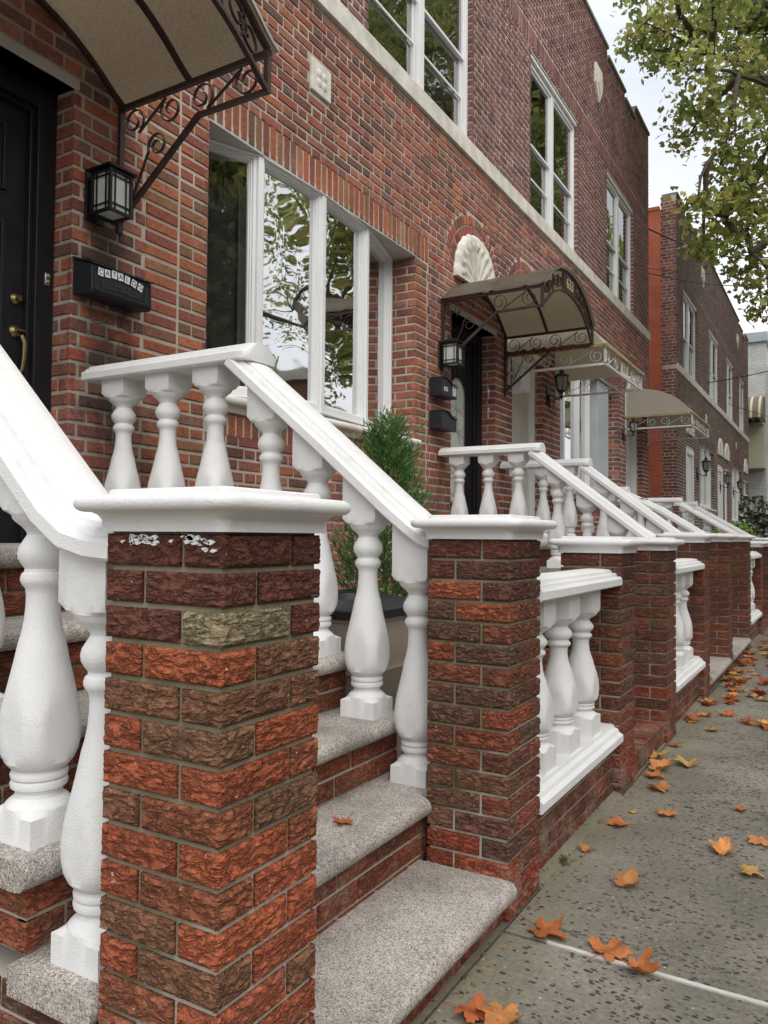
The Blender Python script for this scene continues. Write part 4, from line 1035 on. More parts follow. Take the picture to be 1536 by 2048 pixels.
def waterfall_canopy(ya, yb, xf, zw, ze, zl, label, number=None):
    t = thing('door_canopy', label, 'canopy', (F, (ya+yb)/2, ze), 'white iron door canopies'); xw = F+.004; IR = M['whiteiron']
    top = []
    for i in range(15):
        q = i/14; x = xw+(xf-xw)*q; top.append((x, zw-(zw-ze)*(.28*q + .72*q**4.2)))
    mb = MB(); th = .008
    mb.prism(top+[(x, z-th) for x, z in reversed(top)], 'y', ya, yb, 0, (1, 1, 1), True); mb.build('canopy_sheet', M['creamsheet'], t)
    for y in (ya, yb):
        mb = MB(); mb.prism([(x, z-th-.001) for x, z in top]+[(xw, ze)], 'y', y+(.0 if y == ya else -.008), y+(.008 if y == ya else 0)); mb.build('side_panel', M['creamsheet'], t)
    mb = MB(); mb.prism([(xf-.01, ze-.015), (xf+.035, ze-.02), (xf+.035, ze+.01), (xf-.01, ze+.02)], 'y', ya-.03, yb+.03)
    mb.obox((xw, ya-.03, ze-.015), (xf-xw, 0, 0), (0, .03, 0), (0, 0, .03)); mb.build('eave_trim', M['trimtan'], t)
    fr = ze-zl
    for y in (ya, yb):
        mb = MB(); mb.obox((xw, y-.012, zl-.012), (xf-xw+.012, 0, 0), (0, .024, 0), (0, 0, .024)); mb.obox((xw, y-.012, zl-.10), (.022, 0, 0), (0, .024, 0), (0, 0, zw-zl+.05))
        mb.obox((xf-.012, y-.012, zl), (.024, 0, 0), (0, .024, 0), (0, 0, fr-.01)); mb.build('side_bar', IR, t)
        L = xf-xw-.05
        for a, b in ((xw+.04, xw+.04+L*.46), (xw+.04+L*.52, xw+.03+L)):
            iron([(x, y, z) for x, z in s_scroll((a, (ze+zl)/2-.005), (b, (ze+zl)/2), fr-.035)], .012).build('scroll', IR, t)
    mb = MB(); mb.obox((xf-.012, ya, zl-.012), (.024, 0, 0), (0, yb-ya, 0), (0, 0, .024)); mb.build('front_bar', IR, t)
    n = 3 if number is None else 2; L = (yb-ya)
    seg = [(ya+.02, ya+L*.32), (ya+L*.34, ya+L*.64), (ya+L*.66, yb-.02)] if number is None else [(ya+.02, ya+L*.32), (yb-L*.32, yb-.02)]
    for a, b in seg: iron([(xf, y, z) for y, z in s_scroll((a, (ze+zl)/2-.005), (b, (ze+zl)/2), fr-.03)], .012, nrm=(1, 0, 0)).build('scroll', IR, t)
    if number:
        mb = MB(); yc = (ya+yb)/2; mb.box(xf-.004, xf+.003, yc-.16, yc+.16, zl+.02, ze-.02); pl = mb.build('number_plate', IR, t)
        text_mesh('house_number', number, .13, M['gold2'], pl, MX((xf+.005, yc, (zl+ze)/2), (0, 1, 0), (0, 0, 1)))
    return t
M['gold2'] = newmat('brass_letters', hx('#b49a55'), .4, .5)
M['trimtan'] = plain_mat('tan_trim', hx('#a8946c'), .5, 12, .7, 1.15, .1)
waterfall_canopy(8.08, 9.72, -1.2, 3.70, 3.19, 3.00, 'white iron canopy with a cream sheet and brass number, beside the 633 canopy', '635')
waterfall_canopy(13.42, 15.16, -1.2, 3.74, 3.24, 3.04, 'farthest canopy, grey beige with curved front and white scrollwork, at the end of the row')
waterfall_canopy(18.62, 20.3, -1.2, 3.72, 3.24, 3.06, 'far cream canopy over the first door of the grey-brown house') if False else None

# ================================================================= LAMPS, MAILBOXES
def box_lantern(y0, y1, z0, z1, label, x1=-2.075):
    t = thing('wall_lamp', label, 'lamp', (F, (y0+y1)/2, (z0+z1)/2), 'square black wall lanterns'); K = M['lampblack']; ym = (y0+y1)/2; hw = (y1-y0)/2; x0 = x1-2*hw
    mb = MB(); mb.box(F+.001, F+.018, ym-.055, ym+.055, z0-.01, z1+.01); mb.build('backplate', K, t, bevel=.004)
    mb = MB(); mb.box(F+.015, x0, ym-.02, ym+.02, z1-.05, z1-.02); mb.build('arm', K, t)
    c = MB(); e = .007
    for x in (x0, x1):
        for y in (y0, y1): c.box(x-e, x+e, y-e, y+e, z0, z1-.02)
    for z in (z0+.006, z1-.03, z0+.04, z1-.055):
        w = e if z in (z0+.006, z1-.03) else .003
        for x in (x0, x1): c.box(x-w, x+w, y0+e, y1-e, z-w, z+w)
        for y in (y0, y1): c.box(x0+e, x1-e, y-w, y+w, z-w, z+w)
    for y in (y0+.03, y1-.03):
        for x in (x0, x1): c.box(x-.003, x+.003, y-.003, y+.003, z0+.01, z1-.03)
    for x in (x0+.03, x1-.03):
        for y in (y0, y1): c.box(x-.003, x+.003, y-.003, y+.003, z0+.01, z1-.03)
    c.build('cage', K, t)
    g_ = MB(); g_.box(x0+.006, x1-.006, y0+.006, y1-.006, z0+.012, z1-.036); g_.build('lamp_glass', M['frost'], t)
    r_ = MB(); a = .022; r_.rings([[(x0-a, y0-a, z1-.022), (x1+a, y0-a, z1-.022), (x1+a, y1+a, z1-.022), (x0-a, y1+a, z1-.022)], [(x0-a, y0-a, z1-.012), (x1+a, y0-a, z1-.012), (x1+a, y1+a, z1-.012), (x0-a, y1+a, z1-.012)], [(x0+.03, y0+.03, z1+.02), (x1-.03, y0+.03, z1+.02), (x1-.03, y1-.03, z1+.02), (x0+.03, y1-.03, z1+.02)]], 0, (1, 1, 1), False)
    r_.build('lamp_roof', K, t)
    return t
box_lantern(2.50, 2.625, 2.735, 2.965, 'square black lantern beside the first black door, above the lettered mailbox')
box_lantern(6.36, 6.50, 2.76, 2.98, 'square black lantern under the 633 canopy, above two dark mailboxes')
def carriage_lamp(y, z, label, s=1.0, x=-2.09):
    t = thing('wall_lamp', label, 'lamp', (F, y, z), 'black carriage style wall lamps'); K = M['lampblack']
    mb = MB(); mb.lathe([(.001, .30*s), (.008*s, .29*s), (.010*s, .26*s), (.03*s, .245*s), (.035*s, .235*s), (.02*s, .225*s), (.085*s, .19*s), (.095*s, .175*s), (.09*s, .17*s)], x, y, 12, z0=z); mb.build('lamp_roof', K, t)
    mb = MB(); mb.lathe([(.078*s, .168*s), (.075*s, .09*s), (.052*s, .0)], x, y, 6, z0=z); mb.build('lamp_glass', M['lglass'], t)
    mb = MB()
    for i in range(6):
        a = 2*PI*i/6; mb.bar([(x+.080*s*math.cos(a), y+.080*s*math.sin(a), z+.17*s), (x+.077*s*math.cos(a), y+.077*s*math.sin(a), z+.09*s), (x+.054*s*math.cos(a), y+.054*s*math.sin(a), z)], (math.cos(a), math.sin(a), 0), .008, .009)
    mb.lathe([(.056*s, 0), (.05*s, -.012*s), (.018*s, -.03*s), (.012*s, -.06*s), (.02*s, -.08*s), (.002, -.12*s)], x, y, 12, z0=z); mb.build('cage', K, t)
    mb = MB(); mb.tube([(x, y, z-.05*s), (x-.03, y, z-.10*s), (x-.08, y, z-.10*s), (F+.02, y, z-.04*s)], .008*s, 8); mb.box(F+.001, F+.014, y-.04*s, y+.04*s, z-.15*s, z+.06*s); mb.tube([(F+.02, y, z-.04*s), (F+.03, y, z-.16*s), (F+.02, y, z-.26*s)], [.01, .012, .003], 8); mb.build('lamp_arm', K, t)
    return t
M['lglass'] = plain_mat('cloudy_glass', hx('#8f9188'), .3, 6, .8, 1.1, 0, spec=.6)
carriage_lamp(9.42, 3.02, 'dark carriage lamp with a spike, on the brick pier beside the pale storm door', 1.0)
carriage_lamp(13.25, 2.98, 'dark carriage lamp under the farthest canopy', .8)
for y, z, l in ((20.9, 3.03, 'black carriage lamp nearest the orange side wall, on the grey-brown house'), (25.1, 2.98, 'black carriage lamp between the two far doors'), (28.3, 3.0, 'smallest black carriage lamp, by the farthest bow window')):
    carriage_lamp(y, z-.12, l, 1.25, -2.05)

def mailbox_lettered():
    y0, y1, x1 = 2.452, 2.822, -2.13
    t = thing('mailbox', 'black horizontal mailbox lettered CATALDO on white squares, beside the first black door', 'mailbox', (F, (y0+y1)/2, 2.43)); K = M['mailblack']
    mb = MB(); mb.prism([(F+.002, 2.345), (x1-.015, 2.335), (x1, 2.35), (x1-.004, 2.475), (F+.002, 2.515)], 'y', y0, y1); mb.build('body', K, t, bevel=.004)
    mb = MB(); mb.prism([(F+.002, 2.518), (x1-.006, 2.478), (x1+.008, 2.474), (x1+.008, 2.481), (F+.002, 2.530)], 'y', y0-.006, y1+.006); mb.build('lid', K, t, bevel=.002)
    mb = MB(); frame_rect(mb, (x1, y0+.012, 2.355), (0, 1, 0), (1, 0, 0), y1-y0-.024, .112, .006, .002); frame_rect(mb, (x1, y0+.05, 2.372), (0, 1, 0), (1, 0, 0), y1-y0-.10, .082, .003, .0025); mb.build('relief', K, t)
    text_mesh('lettering', 'Mail', .055, M['mailgrey'], t, MX((x1+.001, 2.63, 2.395), (0, 1, 0), (0, 0, 1)), .0015)
    pos = [(2.499, 2.444, -.05), (2.538, 2.447, .08), (2.579, 2.453, 0), (2.617, 2.453, .12), (2.658, 2.450, -.1), (2.700, 2.444, -.30), (2.741, 2.435, -.32)]
    for (dy, dz_, rt), ch_ in zip(pos, 'CATALDO'):
        yy, zz = dy, dz_; c, s = math.cos(rt), math.sin(rt); R_, U_ = Vector((0, c, s)), Vector((0, -s, c))
        mb = MB(); o = Vector((x1+.003, yy, zz))-R_*.0155-U_*.0185; mb.obox(o, R_*.031, U_*.037, (.0012, 0, 0)); sq = mb.build('letter_tile', M['vinyl'], t)
        text_mesh('letter', ch_, .034, M['black'], sq, MX(Vector((x1+.0046, yy, zz)), R_, U_), .0004)
    for y in (2.52, 2.725):
        mb = MB(); mb.tube([(F+.05, y, 2.345), (F+.045, y, 2.26), (F+.05, y+.006, 2.235), (F+.07, y+.02, 2.218), (F+.09, y+.045, 2.225), (F+.10, y+.058, 2.25)], .0045, 8); mb.build('paper_hook', K, t)
M['mailblack'] = plain_mat('mailbox_paint', hx('#24262a'), .45, 15, .8, 1.2, .1); M['mailgrey'] = plain_mat('worn_relief', hx('#3c3f44'), .5, 20, .7, 1.2, .1)
mailbox_lettered()
def wavy_mailbox(z, label, num=False):
    y0, y1, x1 = 6.20, 6.50, -2.14
    t = thing('mailbox', label, 'mailbox', (F, (y0+y1)/2, z), 'two dark mailboxes beside the 633 door'); K = M['mailblack']
    pts = [(y0, z), (y1, z)] + [(y1-(y1-y0)*i/10, z+.105+.05*(1/(1+math.exp((.45-i/10)*14)))) for i in range(11)]
    mb = MB(); mb.prism(pts, 'x', F+.002, x1); mb.build('body', K, t, bevel=.004)
    mb = MB(); mb.prism([(a, b+.002) for a, b in pts[2:]]+[(a, b+.010) for a, b in reversed(pts[2:])], 'x', F+.002, x1+.012); mb.build('lid', K, t)
    mb = MB(); mb.tube([(x1-.02, y1-.05, z+.13), (x1+.008, y1-.05, z+.132), (x1+.008, y1-.02, z+.128)], .006, 8); mb.build('latch', M['steel'], t)
    if num:
        text_mesh('house_number', '633', .055, M['vinyl'], t, MX((x1+.001, y0+.07, z+.06), (0, 1, 0), (0, 0, 1)), .0008)
        mb = MB(); mb.box(x1, x1+.0015, y1-.09, y1-.02, z+.025, z+.11); st = mb.build('paper_label', M['vinyl'], t)
        mb = MB()
        for i in range(5): mb.box(x1+.0015, x1+.002, y1-.083, y1-.03-.008*(i % 2), z+.037+i*.014, z+.042+i*.014)
        mb.build('printed_line', M['mailgrey'], st)
wavy_mailbox(2.455, 'upper dark mailbox with white digits and a paper label, beside the 633 door', True)
wavy_mailbox(2.160, 'lower dark mailbox with plain curved lid, beside the 633 door')
for i, z in enumerate((2.66, 2.46)):
    mb = MB(); x, y = F-.05, 7.655
    mb.box(x-.004, x, y, y+.035, z, z+.11); o = tag(mb.build('small_flag', M['vinyl']), ('upper' if i == 0 else 'lower')+' of two small red and white stickers on the right jamb of the 633 doorway', 'sticker', 'stickers in the 633 doorway')
    mb = MB()
    for q in range(3): mb.box(x, x+.001, y+.005+q*.010, y+.010+q*.010, z, z+.07)
    mb.build('stripe', M['red'], o) if 'red' in M else None

# ================================================================= FALLEN LEAVES
LC = [hx(c, 1.1) for c in ('#b0683a', '#bb7342', '#a55a34', '#964a2c', '#c4844e', '#b47a48')]
LY = [hx(c, 1.1) for c in ('#c08e4c', '#c29a56')]
def maple_pts(r, n=5):
    pts = []
    lobes = [(-2.35, .62), (-1.15, .92), (0, 1.1), (1.15, .92), (2.35, .62)]
    for i, (a, R) in enumerate(lobes):
        pts += [(a-.50, R*.60), (a-.34, R*.70), (a-.27, R*.86), (a-.12, R*.82), (a, R), (a+.12, R*.80), (a+.28, R*.86), (a+.36, R*.68), (a+.52, R*.58)]
    pts += [(2.95, .30), (3.14, .12), (-2.95+2*PI, .30)]
    return [(math.cos(a)*q*(1+r.uniform(-.08, .08)), math.sin(a)*q*(1+r.uniform(-.08, .08))) for a, q in pts]
def fallen_leaf(x, y, z, size, label, group=None, seed=0, yellow=False, curl=1.0, round_=False):
    r = random.Random(seed*17+5); s = size*.5; rot = r.uniform(0, 2*PI); pts = maple_pts(r)
    if round_: pts = [(p*.9, q*.62) for p, q in pts]
    fold = r.uniform(.2, .9)*curl; bend = r.uniform(-.3, 1.3)*curl; tw = r.uniform(-.5, .5)*curl
    col = r.choice(LY if yellow else LC); mb = MB()
    def Z(p, q): return s*(fold*abs(q)*.75 + bend*.35*p*p + tw*p*q*.6 + .10*math.sin(5*q+3*p+seed))
    rings = []
    for t in (0, .35, .7, 1.0):
        rings.append([(p*t, q*t) for p, q in pts])
    zs = [[Z(p, q) for p, q in R_] for R_ in rings]; mn = min(min(v) for v in zs); n = len(pts)
    vs = []
    for R_, zz in zip(rings, zs):
        for (p, q), h in zip(R_, zz):
            X, Y = s*(p*math.cos(rot)-q*math.sin(rot)), s*(p*math.sin(rot)+q*math.cos(rot)); vs.append((x+X, y+Y, z+h-mn+.001))
    fs = [(i*n+j, i*n+(j+1) % n, (i+1)*n+(j+1) % n, (i+1)*n+j) for i in range(3) for j in range(n)]
    c2 = jcol(col, r, .2); mb.add(vs, fs, 0, c2, True)
    st = [(x+s*(-t)*math.cos(rot), y+s*(-t)*math.sin(rot), z+.003+s*.25*math.sin(t*1.2)) for t in (.05, .5, 1.0, 1.45)]
    mb.tube(st, [.0014, .0012, .0011, .001], 5, 0, tuple(v*.7 for v in c2))
    o = mb.build('fallen_leaf', M['dryleaf'], sharp=80, loc=(x, y, z))
    return tag(o, label, 'leaf', group or 'fallen leaves')
LV_ = [
 (.11, 2.34, .118, 'rust orange maple leaf at the left end of the white joint line', 0),
 (.31, 2.31, .118, 'dark red curled leaf on the white joint line, left of a paler one', 0),
 (.40, 2.27, .10, 'orange folded leaf on the white joint line, right of the dark red one', 0),
 (.05, 3.02, .062, 'small orange leaf near the foot of the low brick wall, alone', 0),
 (.25, 2.79, .098, 'flat light orange leaf nearest the second pillar, above the white joint line', 0),
 (.50, 3.27, .104, 'broad orange leaf on bare concrete, right of the lone flat one', 0),
 (.60, 3.12, .085, 'yellowish orange leaf just below the broad one near the right edge', 1),
 (.10, 3.36, .092, 'folded red brown leaf standing up beside the low wall', 0),
 (.24, 3.61, .098, 'orange leaf with dark red rim, before the second joint', 0),
 (.15, 3.93, .112, 'red brown twisted leaf just past the second joint', 0),
 (.19, 4.42, .125, 'light tan curled leaf on open concrete beside the brick step', 1),
 (.51, 3.83, .062, 'little red orange leaf alone near the right edge', 0),
 (.20, 5.30, .085, 'small leaf pair of tan and brown past the brick step', 1),
 (.06, 4.13, .098, 'rolled orange leaf at the foot of the third pillar', 0),
 (-.01, 4.47, .15, 'largest tan leaf leaning on the front of the brick step', 1),
 (.05, 4.38, .12, 'yellow green edged leaf under the pile at the brick step', 1),
 (.07, 4.25, .12, 'orange leaf at the bottom of the pile at the brick step', 0),
 (.05, 4.82, .075, 'dark brown curled leaf at the far end of the brick step', 0),
 (.62, 3.48, .095, 'bright orange leaf cut by the right edge of the photo', 0),
 (.10, 3.56, .04, 'tiny orange yellow leaf scrap near the low wall', 1),
 (.16, 1.88, .125, 'orange leaf at the bottom edge of the photo, beside the first granite tread', 0),
 (.09, 1.84, .10, 'brown orange leaf tip at the bottom edge, left of a brighter one', 0),
]
for i, (x, y, s, l, yl) in enumerate(LV_): fallen_leaf(x, y, .0, s*1.38, l, None, i+1, bool(yl), 1.0 if s < .11 else .8)
fallen_leaf(-.393, 2.006, .335, .085, 'single dark red leaf lying on the second granite tread', None, 44, False, 1.1)
fallen_leaf(-.07, 7.88, 1.256, .12, 'orange brown leaf resting on top of a far white pillar cap', None, 45, False, 1.2)
r = random.Random(21)
DG = 'leaves in the loose drift on the far pavement'
for i in range(92):
    y = r.uniform(5.5, 8.6) if i < 34 else r.uniform(8.6, 13); x = r.uniform(.02, .16+.5*(r.random()**1.2)) if i % 3 else r.uniform(.15, .60)
    if i < 16: x, y = r.gauss(.26, .10), r.gauss(6.5, .28)
    if 70 < i < 92: x, y = .02+abs(r.gauss(.03, .08)), r.uniform(5.3, 9.2)
    if 50 < i < 62: x, y = r.uniform(.03, .2), r.uniform(6.6, 9.2)
    if i in (10, 11, 12, 13, 14): x, y = r.gauss(.45, .05), r.gauss(5.75, .12)
    fallen_leaf(max(.03, x), y, .0, r.uniform(.10, .18), 'one of the dry orange leaves in the loose drift on the far pavement', DG, 100+i, r.random() < .1, 1.0, r.random() < .35)

mb = MB(); r = random.Random(31)
for i in range(420):
    y = 1.9+9*r.random()**1.3; x = .006+abs(r.gauss(0, .035)) if i % 3 else r.uniform(.02, .85); q = r.uniform(.003, .011); a = r.uniform(0, 6.3); c_ = jcol(r.choice(LC+[hx('#6b5236'), hx('#4a3a2a'), hx('#8a7a5c')]), r, .3)
    u_ = Vector((math.cos(a), math.sin(a), r.uniform(-.1, .1)))*q; v_ = Vector((-math.sin(a), math.cos(a), r.uniform(0, .4)))*q*r.uniform(.15, .7); o_ = Vector((x, y, .0015))
    mb.add([o_-u_, o_+v_, o_+u_, o_-v_*.6], [(0, 1, 2, 3)], 0, c_)
tag(mb.build('leaf_litter', M['dryleaf']), 'small crumbs of leaf and twig on the pavement along the wall', 'litter', kind='stuff')

# ================================================================= BIN, SHRUBS
def trash_bin():
    t = thing('trash_bin', 'taupe plastic trash bin with black lid behind the stair railing', 'bin', (-1.06, 3.02, 0)); cx, cy = -1.06, 3.02
    m1 = plain_mat('taupe_plastic', hx('#b8aa9c'), .5, 4, .85, 1.1, .1); m2 = plain_mat('black_plastic', hx('#2b2d2f'), .45, 6, .85, 1.15, .1)
    mb = MB(); mb.rings([rsq(cx, cy, w, .09, z, 6) for w, z in ((.20, 0), (.205, .02), (.235, .60), (.245, .615), (.245, .645), (.25, .66), (.262, .83), (.272, .835), (.272, .86))]); mb.build('body', m1, t)
    mb = MB(); mb.rings([rsq(cx, cy, w, .10, z, 6) for w, z in ((.285, .850), (.292, .855), (.292, .885), (.275, .90), (.20, .925), (.19, .918), (.12, .918), (.11, .945), (.0, .95))]); mb.build('lid', m2, t)
    mb = MB(); mb.tube([(cx-.30, cy-.30, .87), (cx+.02, cy-.31, .87)], .013, 8); mb.tube([(cx-.30, cy-.30, .87), (cx-.27, cy-.24, .82)], .012, 8); mb.tube([(cx+.02, cy-.31, .87), (cx+.03, cy-.24, .80)], .012, 8); mb.build('handle', m1, t)
trash_bin()
def tuft(mb, p, d, L, col, r, w=.010):
    """a small feathery spray"""
    p = Vector(p); d = Vector(d).normalized(); s = d.cross(Vector((r.uniform(-1, 1), r.uniform(-1, 1), r.uniform(-1, 1)))).normalized()
    for k in range(5):
        q = p+d*L*k/5; a = s*(w*(1.3-k*.2))
        mb.add([q-a, q+a*.2, q+d*L*.34+a*1.0], [(0, 1, 2)], 0, col); mb.add([q+a, q-a*.2, q+d*L*.34-a*1.0], [(0, 1, 2)], 0, col)
def conifer():
    t = thing('conifer_shrub', 'dark green pointed conifer shrub in front of the bow window', 'shrub', (-1.20, 3.62, 0)); cx, cy = -1.20, 3.62
    mb = MB(); mb.tube([(cx, cy, 0), (cx, cy, .6), (cx, cy, 1.7)], [.03, .022, .005], 8); mb.build('trunk', M['bark'], t)
    r = random.Random(8); mb = MB(); G = [hx(c, 1.3) for c in ('#44703a', '#53854a', '#3a6236', '#629553', '#4b7a40', '#7a7a4a')]
    for q in range(330):
        z = (q+.5)/330; zz = .10+1.62*z**1.0; R = .40*(1-z)**.52+.02; a = q*2.4+r.uniform(-.3, .3)
        L = R*r.uniform(.75, 1.12); e = Vector((cx+L*math.cos(a), cy+L*math.sin(a), zz+.10+.06*r.random())); o = Vector((cx, cy, zz-.05)); dd = (e-o)
        for k in range(42):
            t_ = r.uniform(.35, 1.0); p = o+dd*t_+Vector((r.gauss(0, .030), r.gauss(0, .030), r.gauss(0, .035)))
            tuft(mb, p, (math.cos(a)*.55+r.gauss(0, .35), math.sin(a)*.55+r.gauss(0, .35), .75+r.gauss(0, .25)), r.uniform(.022, .045), jcol(r.choice(G), r, .3), r, .0045)
    mb.build('foliage', M['leaf'], t)
conifer()
def leafy(name, label, cat, cx, cy, z0, R, H, n, cols, lw=.03, trunk=True, seed=1, flowers=0, group=None):
    t = thing(name, label, cat, (cx, cy, z0), group); r = random.Random(seed)
    if trunk:
        mb = MB()
        for i in range(7):
            a = r.uniform(0, 2*PI); mb.tube([(cx, cy, z0), (cx+.3*R*math.cos(a), cy+.3*R*math.sin(a), z0+H*.5), (cx+.7*R*math.cos(a), cy+.7*R*math.sin(a), z0+H*.85)], [.02*R/.5+.004, .008, .003], 6)
        mb.build('stems', M['bark'], t)
    def leaves(mb, n, cols, lw):
        for i in range(n):
            a, b, q = r.uniform(0, 2*PI), r.uniform(-.4, 1), r.uniform(.4, 1)**.5; lob = 1+.25*math.sin(a*3+b*5)
            p = Vector((cx+R*q*lob*math.cos(a)*math.sqrt(1-max(0, b)**2*.9), cy+R*q*lob*math.sin(a)*math.sqrt(1-max(0, b)**2*.9), z0+H*(.45+.5*b*q)))
            d = Vector((r.uniform(-1, 1), r.uniform(-1, 1), r.uniform(-.3, 1))).normalized(); s = d.cross(Vector((r.uniform(-1, 1), r.uniform(-1, 1), r.uniform(-1, 1)))).normalized()*lw*.45
            mb.add([p, p+d*lw*.5+s, p+d*lw, p+d*lw*.5-s], [(0, 1, 2, 3)], 0, jcol(r.choice(cols), r, .2))
    mb = MB(); leaves(mb, n, cols, lw); mb.build('foliage', M['leaf'], t)
    if flowers: mb = MB(); leaves(mb, flowers, [(.75, .75, .7)], lw*1.2); mb.build('blossom', M['leaf'], t)
    return t
GY = [hx(c, 1.2) for c in ('#6f9a3e', '#87ad4a', '#5a8436', '#98bd58')]
leafy('low_shrub', 'bright yellow green low shrub behind the trash bin', 'shrub', -1.62, 3.42, .0, .24, 1.12, 2600, GY, .03, True, 3)
leafy('low_shrub', 'small yellow green shrub showing over the far pillar caps', 'shrub', -1.6, 21.5, .0, .75, 1.75, 1500, GY, .09, True, 4)
leafy('flowering_shrub', 'white flowering shrub before the white brick building', 'shrub', -2.1, 31.0, .0, 1.2, 2.9, 3000, [hx(c, 1.1) for c in ('#4d5a40', '#5d6b4c', '#3d4934')], .14, True, 5, 1500)
t = thing('iron_fence', 'short black iron fence by the flowering shrub, far down the row', 'fence', (-1.5, 26.5, 0)); mb = MB()
for i in range(14): x = -3.2+.18*i; mb.box(x-.012, x+.012, 26.49, 26.51, 0, 1.55)
mb.build('picket', M['black'], t); mb = MB(); mb.box(-3.3, -.75, 26.48, 26.52, 1.42, 1.46); mb.box(-3.3, -.75, 26.48, 26.52, .3, .34); mb.build('rail', M['black'], t)

leafy('potted_flower', 'pink flower standing behind the glass of the wide bow window', 'flower', -2.56, 4.98, 2.06, .13, .42, 260, [hx('#3f6a3c'), hx('#4f7a48')], .06, True, 6)
mb = MB(); r = random.Random(2)
for i in range(60): leafcard_ = [Vector((-2.52+r.gauss(0, .03), 4.98+r.gauss(0, .04), 2.44+r.gauss(0, .035))) for _ in range(1)][0]; mb.add([leafcard_, leafcard_+Vector((r.gauss(0, .02), .03, .01)), leafcard_+Vector((0, .01, .035))], [(0, 1, 2)], 0, hx('#b2406a'))
mb.build('bloom', M['leaf'], [o for o in bpy.data.objects if o.name == 'potted_flower'][0])
leafy('weed', 'tiny green weed at the foot of the low brick wall', 'weed', 0.012, 2.86, -.01, .018, .045, 40, [hx('#6d7a45'), hx('#7d8850')], .014, False, 9)

# ================================================================= FAR BUILDINGS
def wb_mat():
    m = newmat('white_painted_brick', (.7, .7, .67), .8); n = N(m)
    b = n.t.nodes.new('ShaderNodeTexBrick'); b.inputs['Scale'].default_value = 1; b.inputs['Brick Width'].default_value = .26; b.inputs['Row Height'].default_value = .085; b.inputs['Mortar Size'].default_value = .010
    v = n.map((1, 1, 1), (PI/2, 0, 0)); n.link(v, b.inputs['Vector'])
    b.inputs['Color1'].default_value = (.78, .78, .75, 1); b.inputs['Color2'].default_value = (.70, .70, .68, 1); b.inputs['Mortar'].default_value = (.50, .50, .48, 1)
    n.base(n.mix(b.outputs[0], n.ramp(n.noise(1.5, 5, .6), (.3, .75), (.7, 1.1)), 1.0, 'MULTIPLY')); n.bump(b.outputs[1], .5, .02); return m
t = thing('white_brick_building', 'white painted brick building closing the end of the row', 'building', (-6, 37, 0))
mb = MB(); mb.box(-12, -1.95, 37, 50, 0, 9.7); mb.build('wall', wb_mat(), t)
mb = MB(); mb.box(-12.2, -1.85, 36.85, 50, 9.7, 10.1); mb.build('roof_edge', M['bluegrey'], t)
mb = MB(); mb.box(-4.4, -1.96, 36.2, 36.98, 4.2, 6.0); mb.box(-4.5, -1.95, 36.15, 36.98, 6.0, 6.1); bay = mb.build('bay', plain_mat('cream_siding', hx('#c9c7a8'), .7, 2, .9, 1.05, .1), t, bevel=.01)
mb = MB(); rr = []
for i in range(9):
    a = PI/2*i/8; rr.append((37-1.5*math.sin(a)**.8, 6.25+1.05*math.cos(a)))
mb.prism(rr+[(37, 6.25)], 'x', -5, -1.96, 0, (1, 1, 1), True)
def aw_mat():
    m = newmat('striped_awning', rough=.7); n = N(m); w = n.t.nodes.new('ShaderNodeTexWave'); w.inputs['Scale'].default_value = 1.0; w.bands_direction = 'X'
    n.link(n.tc.outputs['Object'], w.inputs['Vector']); n.base(n.ramp(w.outputs[0], (.80, hx('#7d6f60')), (.84, hx('#d8d2b4')))); return m
mb.build('awning', aw_mat(), t)
t = thing('dark_brick_building', 'dark building edge beyond the white brick building', 'building', (2, 52, 0)); mb = MB(); mb.box(-1.9, 6, 38.5, 60, 0, 8.9); mb.build('wall', M['fbrick'], t)

# across the street (seen in the glass)
def far_house(y0, y1, label, wallm, h):
    t = thing('opposite_house', label, 'house', (15, (y0+y1)/2, 0), 'houses across the street'); mb = MB()
    mb.box(15, 24, y0, y1-.05, 0, h, 0, hx('#7a4a3e', 1.2)); mb.build('wall', wallm, t)
    w = MB(); q = MB(); n = int((y1-y0)/2.4)
    for i in range(n):
        for z in (1.3, 4.6):
            y = y0+.7+i*(y1-y0)/n; w.box(14.90, 14.99, y, y+1.25, z, z+1.8); q.box(14.88, 14.90, y+.1, y+1.15, z+.1, z+1.7)
            if z < 2: pass
    for i in range(n):
        for z in (1.3, 4.6):
            y = y0+.7+i*(y1-y0)/n; a = MB(); a.box(14.90, 14.99, y, y+1.25, z, z+1.8); f = a.build('window', M['vinyl'], t); b = MB(); b.box(14.885, 14.898, y+.1, y+1.15, z+.1, z+1.7); b.build('pane', M['dark'], f)
    mb = MB(); mb.box(14.85, 24.1, y0, y1-.05, h, h+.3); mb.build('cornice', M['stone'], t)
for i, (a, b, h) in enumerate(((-14, -6, 7.5), (-6, 2, 8.2), (2, 10, 7.6), (10, 18, 8.4), (18, 26, 7.5), (26, 36, 8.0), (36, 48, 8.5))):
    far_house(a, b, ['brick house across the street behind the camera', 'brick house across the street beside the camera', 'brick house across the street opposite the bow window', 'brick house across the street, tall', 'brick house across the street facing the driveway', 'brick house across the street facing the grey-brown house', 'last brick house across the street'][i], M['vcol'], h)

M['litleaf'] = M['leaf']
